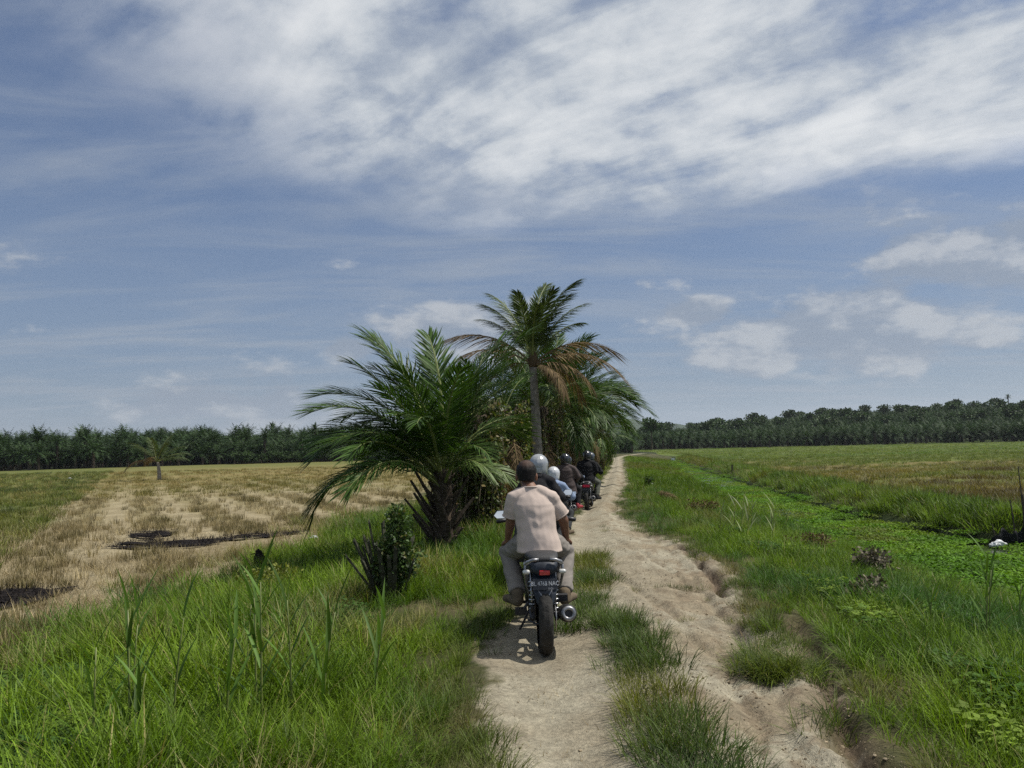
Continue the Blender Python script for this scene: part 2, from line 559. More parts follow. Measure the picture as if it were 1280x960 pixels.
fidx = np.arange(nr * na).reshape(nr, na)
quads = np.stack([fidx[:-1, :-1], fidx[:-1, 1:], fidx[1:, 1:], fidx[1:, :-1]], -1).reshape(-1, 4)
cx = GX.ravel()[quads].mean(1); cy = GY.ravel()[quads].mean(1)
_rl, _rr, _fl, _df = road_l(cy), road_r(cy), field_l(cy), ip(cy, DITCH_F)
reg = np.zeros(len(quads), int)                                  # 0 verge and terrain
reg[(cx > _rl) & (cx < _rr) & (cy < 135)] = 1                    # dirt track
dd = np.hypot(cx, cy)
reg[(cx < _fl) & (dd < 165) & (cy < 165)] = 2                    # harvested field
reg[(cx > _df + .4) & (dd < 240) & (cx > _rr + 1)] = 3           # paddy
for k, (nm, lab, cat) in enumerate((('ground', 'grassy verge ground beside the track and under the far plantations', 'ground'), ('dirt_track', 'pale rutted dirt track running between the verges', 'track'), ('rice_field', 'harvested straw-coloured rice field beside the palms', 'field'), ('rice_field', 'green and yellow rice field beyond the weedy ditch', 'field'))):
    q = quads[reg == k]
    used, inv = np.unique(q, return_inverse=True)
    V = np.stack([GX.ravel()[used], GY.ravel()[used], GZ.ravel()[used]], -1)
    me = mesh_np(nm, V, inv.reshape(q.shape), smooth=True)
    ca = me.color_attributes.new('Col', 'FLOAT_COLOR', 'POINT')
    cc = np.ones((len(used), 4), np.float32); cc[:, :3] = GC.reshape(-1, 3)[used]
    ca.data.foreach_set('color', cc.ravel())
    o = link_mesh(nm, me, M_EARTH)
    tag(o, lab, cat, kind='structure')

# water standing in the ditch
ys = np.linspace(4.5, 118, 120)
V, F = [], []
for i, y in enumerate(ys):
    a, b = float(ip(y, DITCH_N)) - .25, float(ip(y, DITCH_F)) + .1
    for k in range(5):
        V.append((a + (b - a) * k / 4, y, -.70))
    if i:
        for k in range(4):
            q = (i - 1) * 5 + k
            F.append((q, q + 1, q + 6, q + 5))
M_WATER = mat_plain('ditch_water', (.035, .045, .02), rough=.12, noise=.4, scale=2.0, bump=.05, bscale=8)
o = link_mesh('water', mesh_np('water', V, F), M_WATER)
tag(o, 'dark still water between floating weeds in the ditch', 'water', kind='structure')

# distant ridges
def ridge(name, label, dist, a0, a1, hfun, mat, depth=500):
    n = 90
    V, F = [], []
    for i in range(n + 1):
        a = a0 + (a1 - a0) * i / n
        hh = max(0.5, hfun(a))
        for k, (dd_, hk) in enumerate(((0, -6), (depth * .25, hh * .55), (depth * .55, hh), (depth, hh * .8), (depth * 1.6, -6))):
            j = 1 + .02 * math.sin(i * 1.7 + k)
            V.append(((dist + dd_) * math.sin(a) * j, (dist + dd_) * math.cos(a) * j, hk))
        if i:
            for k in range(4):
                q = (i - 1) * 5 + k
                F.append((q, q + 5, q + 6, q + 1))
    o = link_mesh(name, mesh_np(name, V, F, True), mat)
    tag(o, label, 'hills', kind='structure')
M_RIDGE = mat_plain('far_woods', (.035, .055, .026), rough=1.0, noise=.35, scale=.03, bump=.6, bscale=.06, spec=.1)
ridge('hills', 'long low wooded ridge fading blue beyond the plantations', 2300, -.06, .62, lambda a: 66 + 10 * math.sin(a * 19) + 7 * math.sin(a * 43 + 1) + 5 * math.sin(a * 97), M_RIDGE)
ridge('hills', 'faint blue mountain range far beyond the harvested field', 6500, -.80, .02, lambda a: 190 + 70 * math.sin(a * 9 + 2.2) + 35 * math.sin(a * 23 + .5) + 12 * math.sin(a * 61), M_RIDGE, 1800)

# ------------------------------------------------------------------ grass and field cover
def clump_mesh(name, n, h, spread, width, lean, curl, segs=3, seed=0, hvar=.45, droop=0.0):
    rg = np.random.default_rng(seed)
    V, F, B = [], [], []
    for _ in range(n):
        a = rg.random() * 2 * PI
        rr = spread * math.sqrt(rg.random())
        bx, by = rr * math.cos(a), rr * math.sin(a)
        hh = h * (1 - hvar * rg.random())
        da = a + (rg.random() - .5) * 2.2
        ln = lean * (.25 + rg.random())
        cu = curl * (.3 + rg.random())
        wv = width * (.6 + .8 * rg.random())
        ta = da + PI / 2 + (rg.random() - .5) * 1.2
        tx, ty = math.cos(ta) * wv / 2, math.sin(ta) * wv / 2
        b = rg.random()
        i0 = len(V)
        th = ln
        x, y, z = bx, by, -0.03
        for k in range(segs + 1):
            f = k / segs
            if k:
                st = hh / segs
                th += cu / segs
                x += math.sin(th) * math.cos(da) * st; y += math.sin(th) * math.sin(da) * st; z += math.cos(th) * st
            ww = (1 - f) ** .6 if k < segs else 0
            ww *= .75 + .5 * min(1, f * 3)
            if k < segs:
                V += [(x - tx * ww, y - ty * ww, z), (x + tx * ww, y + ty * ww, z)]; B += [b, b]
            else:
                V.append((x, y, z)); B.append(b)
        for k in range(segs - 1):
            q = i0 + 2 * k
            F.append((q, q + 1, q + 3, q + 2))
        q = i0 + 2 * (segs - 1)
        F.append((q, q + 1, q + 2))
    me = mesh_np(name, V, F)
    set_bl(me, B)
    return me

def weed_mesh(name, n, size, spread, h, seed=0):
    """low broad-leaved plants: pairs of small leaves on short stems"""
    rg = np.random.default_rng(seed)
    V, F, B = [], [], []
    for _ in range(n):
        a = rg.random() * 2 * PI; rr = spread * math.sqrt(rg.random())
        c = Vector((rr * math.cos(a), rr * math.sin(a), h * (.35 + .65 * rg.random())))
        d = rg.random() * 2 * PI; ti = (rg.random() - .35) * .9
        L = size * (.6 + .8 * rg.random()); W = L * .36
        ax = Vector((math.cos(d) * math.cos(ti), math.sin(d) * math.cos(ti), math.sin(ti)))
        sd = Vector((-math.sin(d), math.cos(d), (rg.random() - .5) * .5))
        q = len(V); b = rg.random()
        V += [c, c + ax * L * .45 + sd * W, c + ax * L, c + ax * L * .45 - sd * W]; B += [b] * 4
        F.append((q, q + 1, q + 2, q + 3))
    me = mesh_np(name, [tuple(v) for v in V], F)
    set_bl(me, B)
    return me

def proto_collection(name, meshes, mat):
    c = bpy.data.collections.new(name)
    for i, me in enumerate(meshes):
        me.materials.append(mat)
        c.objects.link(bpy.data.objects.new(f'{name}_{i:02d}', me))
    return c

def scatter(name, label, cat, protos, pts, scl, tint, seed=0, tilt=.12):
    """one object of many tufts: a point per tuft, the tufts set out by geometry nodes"""
    n = len(pts)
    rg = np.random.default_rng(seed)
    me = bpy.data.meshes.new(name)
    me.vertices.add(n); me.vertices.foreach_set('co', np.asarray(pts, np.float32).ravel())
    def att(nm, ty, data, key):
        a = me.attributes.new(nm, ty, 'POINT'); a.data.foreach_set(key, np.ascontiguousarray(data).ravel())
    rot = np.stack([(rg.random(n) - .5) * 2 * tilt, (rg.random(n) - .5) * 2 * tilt, rg.random(n) * 2 * PI], -1).astype(np.float32)
    att('rot', 'FLOAT_VECTOR', rot, 'vector')
    scl = np.asarray(scl, np.float32)
    if scl.ndim == 1: scl = np.stack([scl] * 3, -1)
    att('scl', 'FLOAT_VECTOR', scl, 'vector')
    att('idx', 'INT', rg.integers(0, len(protos.objects), n).astype(np.int32), 'value')
    t4 = np.ones((n, 4), np.float32); t4[:, :3] = np.asarray(tint) * .82
    att('tint', 'FLOAT_COLOR', t4, 'color')
    o = bpy.data.objects.new(name, me); col.objects.link(o)
    tag(o, label, cat, kind='stuff')
    ng = bpy.data.node_groups.new(name + '_scatter', 'GeometryNodeTree')
    ng.interface.new_socket('Geometry', in_out='INPUT', socket_type='NodeSocketGeometry')
    ng.interface.new_socket('Geometry', in_out='OUTPUT', socket_type='NodeSocketGeometry')
    N = ng.nodes; Lk = ng.links.new
    gi, go = N.new('NodeGroupInput'), N.new('NodeGroupOutput')
    ci = N.new('GeometryNodeCollectionInfo'); ci.inputs[0].default_value = protos
    ci.inputs['Separate Children'].default_value = True; ci.inputs['Reset Children'].default_value = True
    iop = N.new('GeometryNodeInstanceOnPoints'); iop.inputs['Pick Instance'].default_value = True
    def na_(nm, ty):
        q = N.new('GeometryNodeInputNamedAttribute'); q.data_type = ty; q.inputs[0].default_value = nm
        return q.outputs[0]
    Lk(gi.outputs[0], iop.inputs['Points']); Lk(ci.outputs[0], iop.inputs['Instance'])
    Lk(na_('idx', 'INT'), iop.inputs['Instance Index']); Lk(na_('rot', 'FLOAT_VECTOR'), iop.inputs['Rotation']); Lk(na_('scl', 'FLOAT_VECTOR'), iop.inputs['Scale'])
    Lk(iop.outputs[0], go.inputs[0])
    md = o.modifiers.new('scatter', 'NODES'); md.node_group = ng
    return o

def sample(bands, xlo, xhi, keep, seed=0):
    """random plan points; bands = (y0, y1, tufts per square metre)"""
    rg = np.random.default_rng(seed)
    out = []
    for y0, y1, den in bands:
        yy = np.linspace(y0, y1, 20)
        lo, hi = float(np.min(xlo(yy))), float(np.max(xhi(yy)))
        half = y1 * .80 + 2
        lo, hi = max(lo, -half), min(hi, half)
        if hi <= lo: continue
        n = int((y1 - y0) * (hi - lo) * den)
        x = lo + rg.random(n) * (hi - lo); y = y0 + rg.random(n) * (y1 - y0)
        m = (x > xlo(y)) & (x < xhi(y)) & (np.abs(x) < y * .80 + 2)
        x, y = x[m], y[m]
        p = keep(x, y)
        m = rg.random(len(x)) < p
        out.append(np.stack([x[m], y[m]], -1))
    return np.concatenate(out)

M_GRASS = mat_leaf('grass_blades', tint=True, trans=.32, rough=.5, spec=.16, var=.45, ymix=.06)
M_STRAW = mat_leaf('straw_blades', tint=True, trans=.12, rough=.8, spec=.15, var=.35)
M_WEED = mat_leaf('weed_leaves', tint=True, trans=.3, rough=.6, spec=.10, var=.35)

C_LONG = proto_collection('long_grass', [clump_mesh(f'lg{i}', 34, .46, .11, .0075, .35, 1.1, 4, 100 + i) for i in range(7)], M_GRASS)
C_SHORT = proto_collection('short_grass', [clump_mesh(f'sg{i}', 46, .26, .13, .0055, .45, .9, 3, 200 + i) for i in range(6)], M_GRASS)
C_TUSS = proto_collection('tussock', [clump_mesh(f'ts{i}', 90, .40, .10, .0055, .55, 1.25, 4, 300 + i, .5) for i in range(5)], M_GRASS)
C_FARG = proto_collection('far_grass', [clump_mesh(f'fg{i}', 30, .50, .30, .022, .35, .7, 2, 400 + i) for i in range(5)], M_GRASS)
C_STUB = proto_collection('stubble', [clump_mesh(f'st{i}', 26, .26, .09, .0085, .22, .25, 2, 500 + i, .5) for i in range(5)], M_STRAW)
C_FSTUB = proto_collection('far_stubble', [clump_mesh(f'fs{i}', 26, .30, .30, .026, .28, .3, 1, 600 + i, .5) for i in range(4)], M_STRAW)
C_LIE = proto_collection('lying_straw', [clump_mesh(f'ls{i}', 30, .30, .22, .006, 1.42, .3, 2, 650 + i, .5) for i in range(4)], M_STRAW)
C_WEED = proto_collection('weeds', [weed_mesh(f'wd{i}', 46, .060, .16, .14, 700 + i) for i in range(5)], M_WEED)
C_FLOAT = proto_collection('floating_weeds', [weed_mesh(f'fw{i}', 90, .05, .26, .07, 800 + i) for i in range(5)], M_WEED)

def z_at(p): return height(p[:, 0], p[:, 1])
def pts3(p, dz=0.0):
    return np.stack([p[:, 0], p[:, 1], z_at(p) + dz], -1)
def tints(p, a, b, s=1.2, seed=0, c=None, cs=3.0, jit=.12):
    t = lerp3(a, b, sstep(.3, .7, fbm(p[:, 0], p[:, 1], s, 900 + seed, 3)))
    if c is not None:
        t = lerp3(t, c, sstep(.52, .68, fbm(p[:, 0], p[:, 1], cs, 950 + seed, 3)))
    g = np.random.default_rng(seed).normal(1, jit, (len(p), 1))
    return np.clip(t * g, .004, 1)

G_BRIGHT, G_MID, G_BLUE, G_OLIVE, G_DRY, G_LIME = (.158, .250, .016), (.096, .170, .013), (.066, .145, .022), (.165, .175, .033), (.30, .25, .115), (.20, .29, .04)
BL = [(2.2, 6, 75), (6, 10, 50), (10, 16, 26), (16, 26, 13)]

def k_left(x, y):
    e = road_l(y) - x
    fl = field_l(y)
    p = sstep(.14, .32, e + (fbm(x, y, .3, 12) - .5) * .25) * sstep(fl - .8, fl + .6, x + (fbm(x, y, .8, 13) - .5) * 1.6)
    low = sstep(1.7, 2.6, e) * sstep(8.5, 6.5, y)
    return p * (.45 + .55 * sstep(.3, .5, fbm(x, y, .9, 14))) * (1 - .72 * low)
p = sample(BL, lambda y: field_l(y) - 1.0, road_l, k_left, 1)
# taller away from the track
e = np.clip((ip(p[:, 1], ROAD_L) - p[:, 0]) / 1.6, 0, 1)
hs = (.36 + .97 * e) * (.75 + .5 * fbm(p[:, 0], p[:, 1], .8, 15))
hs *= 1 - .65 * np.exp(-(((p[:, 0] + 1.3) / .6) ** 2 + ((p[:, 1] - 8.1) / .9) ** 2)) - .4 * np.exp(-(((p[:, 0] + 1.1) / .6) ** 2 + ((p[:, 1] - 12.5) / 1.0) ** 2))
tn = tints(p, G_BRIGHT, G_MID, .9, 1, G_BLUE, 2.2)
tn = lerp3(tn, np.array(G_OLIVE) * .9, sstep(.35, .0, e) * .7)
tn = lerp3(tn, np.array(G_DRY), (sstep(.62, .74, fbm(p[:, 0], p[:, 1], .6, 16))) * .75)
scatter('grass', 'long green grass on the verge below the palms', 'grass', C_LONG, pts3(p), hs, tn, 1)

def k_lfar(x, y):
    return sstep(.05, .4, road_l(y) - x) * .9
p = sample([(26, 45, 6), (45, 80, 2.5)], lambda y: np.maximum(field_l(y) - 1, road_l(y) - 7), road_l, k_lfar, 2)
scatter('grass', 'rough grass round the feet of the further palms', 'grass', C_FARG, pts3(p), .7 + .4 * rng.random(len(p)), tints(p, G_BRIGHT, G_OLIVE, 2, 2), 2)

# low weeds mixed into the left verge, darker and leafier
def k_weedl(x, y):
    return sstep(.9, 2.0, road_l(y) - x) * sstep(field_l(y) - .6, field_l(y) + .5, x) * np.maximum(sstep(.42, .6, fbm(x, y, 1.1, 17)), sstep(1.7, 2.6, road_l(y) - x) * sstep(8.5, 6.5, y))
p = sample([(2.2, 8.5, 85), (8.5, 13, 34)], lambda y: field_l(y) - .6, road_l, k_weedl, 3)
scatter('weeds', 'dark leafy weeds tangled in the verge grass', 'weeds', C_WEED, pts3(p, .05), (.5 + .45 * rng.random(len(p))), tints(p, (.05, .11, .022), (.085, .15, .03), .7, 3, G_LIME, 1.5), 3)

# grass left standing along the middle of the track
MED = [[(.84, 4.0), (.85, 4.5), (.86, 5.2), (.88, 5.9), (.92, 6.7), (.92, 7.3), (.72, 7.9)], [(.55, 7.5), (.72, 8.4), (1.0, 10.0), (1.1, 12.2)], [(.90, 3.2), (.86, 4.2)]]
def k_med(x, y):
    m = np.zeros_like(x)
    for g, wd in zip(MED, (.215, .24, .20)):
        d = seg_dist(x, y, g) + (fbm(x, y, .35, 18) - .5) * .22
        m = np.maximum(m, 1 - sstep(wd * .75, wd * 1.15, d))
    return m * (.68 + .32 * sstep(.35, .5, fbm(x, y, .4, 19)))
p = sample([(3.0, 8, 120), (8, 12, 70)], lambda y: y * 0 + .1, lambda y: y * 0 + 1.6, k_med, 4)
tn = tints(p, (.105, .15, .03), (.07, .115, .026), .5, 4, G_OLIVE, .8)
scatter('grass', 'ragged grass strip between the two wheel tracks', 'grass', C_SHORT, pts3(p), (.55 + .6 * rng.random(len(p))), tn, 4)
# short ragged fringe where grass meets dirt
def k_fr(x, y):
    a, b = np.abs(x - road_l(y) + .12), np.abs(x - road_r(y))
    return np.exp(-(np.minimum(a, b) / .13) ** 2) * sstep(.38, .58, fbm(x, y, .35, 93))
p = sample([(3, 8, 110), (8, 16, 60), (16, 30, 22)], lambda y: road_l(y) - .35, lambda y: road_r(y) + .35, k_fr, 42)
scatter('grass', 'short ragged grass fringing both sides of the track', 'grass', C_SHORT, pts3(p), .4 + .55 * rng.random(len(p)), tints(p, (.12, .16, .03), (.085, .13, .026), .5, 42, (.20, .18, .07), .8), 42)
# stray sprigs on the dirt
def k_sprig(x, y):
    return sstep(.60, .72, fbm(x, y, .8, 23)) * sstep(.35, .55, (x - road_l(y)) / (road_r(y) - road_l(y)))
p = sample([(3.2, 9, 22), (9, 22, 9)], road_l, road_r, k_sprig, 5)
scatter('grass', 'thin short grass sprigs growing on the dirt track', 'grass', C_SHORT, pts3(p), (.25 + .35 * rng.random(len(p))), tints(p, G_OLIVE, (.10, .12, .04), .5, 5), 5)

# right verge
def k_right(x, y):
    e = x - road_r(y)
    g = np.ones_like(x)
    for gl in GULLY:
        g = g * sstep(.06, .20, seg_dist(x, y, gl))
    lim = sstep(ip(y, DITCH_N) + .9, ip(y, DITCH_N) - .4, x + (fbm(x, y, .9, 24) - .5) * 1.2)
    return sstep(-.05, .16, e + (fbm(x, y, .3, 22) - .5) * .3) * lim * g * (.5 + .5 * sstep(.3, .45, fbm(x, y, .7, 25)))
p = sample([(2.2, 6, 60), (6, 10, 42), (10, 16, 26), (16, 28, 13)], road_r, lambda y: ip(y, DITCH_N) + .9, k_right, 6)
e = np.clip((p[:, 0] - ip(p[:, 1], ROAD_R)) / 1.3, 0, 1)
hs = (.45 + .5 * e) * (.75 + .55 * fbm(p[:, 0], p[:, 1], .9, 26))
tn = tints(p, G_BRIGHT, G_MID, .8, 6, G_BLUE, 1.8)
tn = lerp3(tn, np.array((.17, .15, .055)), sstep(.60, .72, fbm(p[:, 0], p[:, 1], 1.3, 27)) * .7)
scatter('grass', 'thick green grass on the verge beside the ditch', 'grass', C_LONG, pts3(p), hs, tn, 6)
p = sample([(28, 50, 6), (50, 100, 2.2)], road_r, lambda y: ip(y, DITCH_N) + .6, lambda x, y: sstep(.05, .5, x - road_r(y)), 7)
scatter('grass', 'receding verge grass between the far track and the ditch', 'grass', C_FARG, pts3(p), .55 + .35 * rng.random(len(p)), tints(p, G_BRIGHT, G_MID, 2, 7, G_OLIVE, 5), 7)
p = sample([(2.6, 8, 50), (8, 15, 28)], lambda y: road_r(y) + .8, lambda y: ip(y, DITCH_N) + .5, lambda x, y: sstep(.46, .62, fbm(x, y, 1.0, 28)), 8)
scatter('weeds', 'bright broad-leaved weeds among the grass by the ditch', 'weeds', C_WEED, pts3(p, .06), (.5 + .45 * rng.random(len(p))), tints(p, (.09, .19, .028), (.06, .13, .03), .7, 8, G_LIME, 1.2), 8)

# plants covering the ditch
p = sample([(4.5, 12, 26), (12, 22, 22), (22, 40, 10), (40, 100, 4)], lambda y: ip(y, DITCH_N) - .4, lambda y: ip(y, DITCH_F) - .1, lambda x, y: 1 - .95 * sstep(.66, .76, fbm(x, y * .5, 1.6, 29)) * sstep(13, 16, y), 9)
pz = np.stack([p[:, 0], p[:, 1], np.maximum(z_at(p), -.69)], -1)
tn = tints(p, (.145, .28, .018), (.10, .22, .016), 1.0, 9, (.17, .27, .02), 2.2)
tn = lerp3(tn, np.array((.17, .165, .045)), sstep(.6, .72, fbm(p[:, 0], p[:, 1], 1.8, 30)) * .6)
scatter('water_weeds', 'bright green floating weeds covering the ditch', 'weeds', C_FLOAT, pz, np.stack([.9 + .5 * rng.random(len(p)), .9 + .5 * rng.random(len(p)), .8 + .8 * rng.random(len(p))], -1), tn, 9, .06)

# tall grass on the far bank
def k_bank(x, y):
    e = x - ip(y, DITCH_F)
    return sstep(-.1, .25, e) * (1 - sstep(1.3, 2.3, e + (fbm(x, y, 1.2, 32) - .5)))
p = sample([(13, 24, 26), (24, 45, 10), (45, 110, 4)], lambda y: ip(y, DITCH_F) - .1, lambda y: ip(y, DITCH_F) + 2.3, k_bank, 10)
scatter('grass', 'tall pale green grass on the far bank of the ditch', 'grass', C_FARG, pts3(p), np.stack([.75 + .3 * rng.random(len(p)), .75 + .3 * rng.random(len(p)), .75 + .5 * rng.random(len(p))], -1), tints(p, (.17, .25, .045), (.11, .18, .035), 1.3, 10, G_OLIVE, 4), 10)

BURN_A = [(-9.6, 18.3), (-8.8, 18.0), (-7.4, 18.2), (-6.2, 19.2), (-5.5, 20.3), (-5.7, 20.9), (-7.0, 20.5), (-7.9, 19.7), (-8.9, 19.6), (-9.3, 21.6), (-10.4, 22.4), (-10.6, 21.6), (-9.6, 19.8)]
BURN_B = [(-9.8, 11.0), (-7.6, 11.0), (-7.2, 12.0), (-7.35, 13.3), (-8.2, 13.1), (-9.9, 12.8)]
def in_poly(X, Y, outline):
    ins = np.zeros(np.shape(X), bool)
    for (x0, y0), (x1, y1) in zip(outline, outline[1:] + outline[:1]):
        ins ^= ((y0 > Y) != (y1 > Y)) & (X < (x1 - x0) * (Y - y0) / (y1 - y0 + 1e-9) + x0)
    return ins
def off_burn(p): return ~(in_poly(p[:, 0], p[:, 1], BURN_A) | in_poly(p[:, 0], p[:, 1] , BURN_B) | in_poly(p[:, 0], p[:, 1] + .45, BURN_A) | in_poly(p[:, 0], p[:, 1] + .45, BURN_B))
# the harvested field: standing stubble in rows, straw lying between
def k_stub(x, y):
    s = row_s(x, y)
    row = .5 + .5 * np.sin(s * 2 * PI / 2.1 + (fbm(x, y, 3.5, 63) - .5) * 3)
    pt = sstep(.40, .58, fbm(x, y, 2.2, 33))
    bare = 1 - np.exp(-(((x + 7.6) / 3.2) ** 2 + ((y - 18.3) / 1.5) ** 2)) * .95
    bare = bare * (1 - .8 * np.exp(-(((x + 7.6) / 1.6) ** 2 + ((y - 12.0) / 2.2) ** 2)))
    return (sstep(.35, .75, row) * (.35 + .65 * pt) + .12) * bare * sstep(0.2, -.5, x - field_l(y)) * sstep(-3.8, -2.2, s)
lo_ = lambda y: -y * .80 - 2
p = sample([(8, 14, 30), (14, 26, 23), (26, 40, 12)], lo_, lambda y: field_l(y) + .3, k_stub, 11)
tn = tints(p, (.37, .30, .165), (.20, .17, .08), .8, 11, (.46, .38, .23), 2.0, .2)
keep_ = off_burn(p); p, tn = p[keep_], tn[keep_]
scatter('stubble', 'standing rice stubble in ragged rows', 'stubble', C_STUB, pts3(p), .8 + .7 * rng.random(len(p)), tn, 11)
p = sample([(40, 65, 3.2), (65, 105, 1.5)], lo_, lambda y: field_l(y) + .3, lambda x, y: .25 + .75 * k_stub(x, y), 12)
scatter('stubble', 'golden stubble spreading towards the far plantation', 'stubble', C_FSTUB, pts3(p), .75 + .5 * rng.random(len(p)), tints(p, (.30, .235, .085), (.20, .185, .055), 4, 12, (.36, .28, .12), 7), 12)
p = sample([(8, 14, 26), (14, 24, 14)], lo_, lambda y: field_l(y) + .6, lambda x, y: .35 + .65 * sstep(.4, .6, fbm(x, y, 1.2, 34)), 13)
p = p[off_burn(p)]
scatter('straw', 'loose pale straw lying on the harvested field', 'straw', C_LIE, pts3(p, .02), .7 + .6 * rng.random(len(p)), tints(p, (.40, .325, .195), (.28, .22, .12), .7, 13), 13, .06)
# half-green regrowth where field and verge meet
p = sample([(7, 13, 34), (13, 24, 16)], lambda y: field_l(y) - 2.6, lambda y: field_l(y) + .5, lambda x, y: sstep(.45, .62, fbm(x, y, 1.4, 35)) * sstep(-2.6, -.4, x - field_l(y)), 14)
scatter('grass', 'pale half-dry grass along the edge of the stubble', 'grass', C_LONG, pts3(p), .55 + .5 * rng.random(len(p)), tints(p, (.24, .235, .085), (.16, .19, .055), .9, 14, G_DRY, 1.5), 14)
# green strip of field on the far left
p = sample([(14, 30, 7), (30, 55, 3), (55, 110, 1.2)], lo_, lambda y: (-2.4 - y * ROWN[1]) / ROWN[0], lambda x, y: np.ones_like(x) * (.5 + .5 * sstep(.4, .55, fbm(x, y, 2.5, 36))), 15)
scatter('grass', 'green uncut grass along the side of the harvested field', 'grass', C_FARG, pts3(p), .55 + .4 * rng.random(len(p)), tints(p, (.13, .165, .036), (.19, .19, .055), 2, 15, (.07, .10, .025), 4), 15)

# the paddy beyond the ditch
def k_pad(x, y): return sstep(1.0, 2.0, x - ip(y, DITCH_F)) * (.35 + .65 * sstep(.35, .55, fbm(x * .4, y * 1.3, 5., 37)))
p = sample([(13, 26, 9), (26, 50, 5), (50, 90, 1.8)], lambda y: ip(y, DITCH_F) + 1, lambda y: y * .8 + 2, k_pad, 16)
n_ = fbm(p[:, 0] * .3, p[:, 1] * 1.2, 6., 38)
tn = tints(p, (.15, .18, .036), (.22, .18, .055), 3, 16, (.11, .085, .03), 5)
tn = lerp3(tn, np.array((.13, .19, .035)), sstep(45, 70, p[:, 1]) * .75)
scatter('rice_stubble', 'yellow-green rice regrowth beyond the ditch', 'rice', C_FARG, pts3(p), np.stack([.8 + .4 * rng.random(len(p))] * 2 + [.45 + .5 * n_], -1), tn, 16)
p = sample([(90, 150, .6), (150, 235, .22)], lambda y: ip(y, DITCH_F) + 2, lambda y: y * .8 + 2, lambda x, y: np.ones_like(x), 17)
scatter('rice_stubble', 'smooth green rice stretching to the far palm row', 'rice', C_FARG, pts3(p), np.stack([1.6 + .8 * rng.random(len(p))] * 2 + [.5 + .3 * rng.random(len(p))], -1), tints(p, (.12, .185, .035), (.16, .20, .042), 9, 17), 17)

# ------------------------------------------------------------------ palms
M_FROND = mat_leaf('palm_leaf', (.046, .092, .015), trans=.2, rough=.5, spec=.2, var=.4)
M_FRONDY = mat_leaf('palm_leaf_pale', (.10, .155, .035), trans=.25, rough=.5, spec=.3, var=.35)
M_COCO = mat_leaf('coconut_leaf', (.062, .092, .024), trans=.2, rough=.5, spec=.3, var=.4)
M_BROWN = mat_leaf('dry_leaf', (.18, .125, .065), trans=.15, rough=.8, spec=.15, var=.45)
M_FARP = mat_leaf('far_palm_leaf', (.034, .064, .019), trans=.14, rough=.6, spec=.18, var=.45)
M_RACHIS = mat_plain('frond_stalk', (.16, .19, .05), .5, noise=.2, scale=6)
M_OTRUNK = mat_plain('oil_palm_bark', (.075, .058, .042), .95, noise=.5, scale=9, bump=.9, bscale=30, spec=.15)
M_BASE = mat_plain('old_frond_base', (.085, .067, .05), .9, noise=.5, scale=11, bump=.6, bscale=40, spec=.15)
M_CTRUNK = mat_plain('coconut_bark', (.24, .215, .18), .9, noise=.35, scale=8, bump=.5, bscale=35, spec=.15)

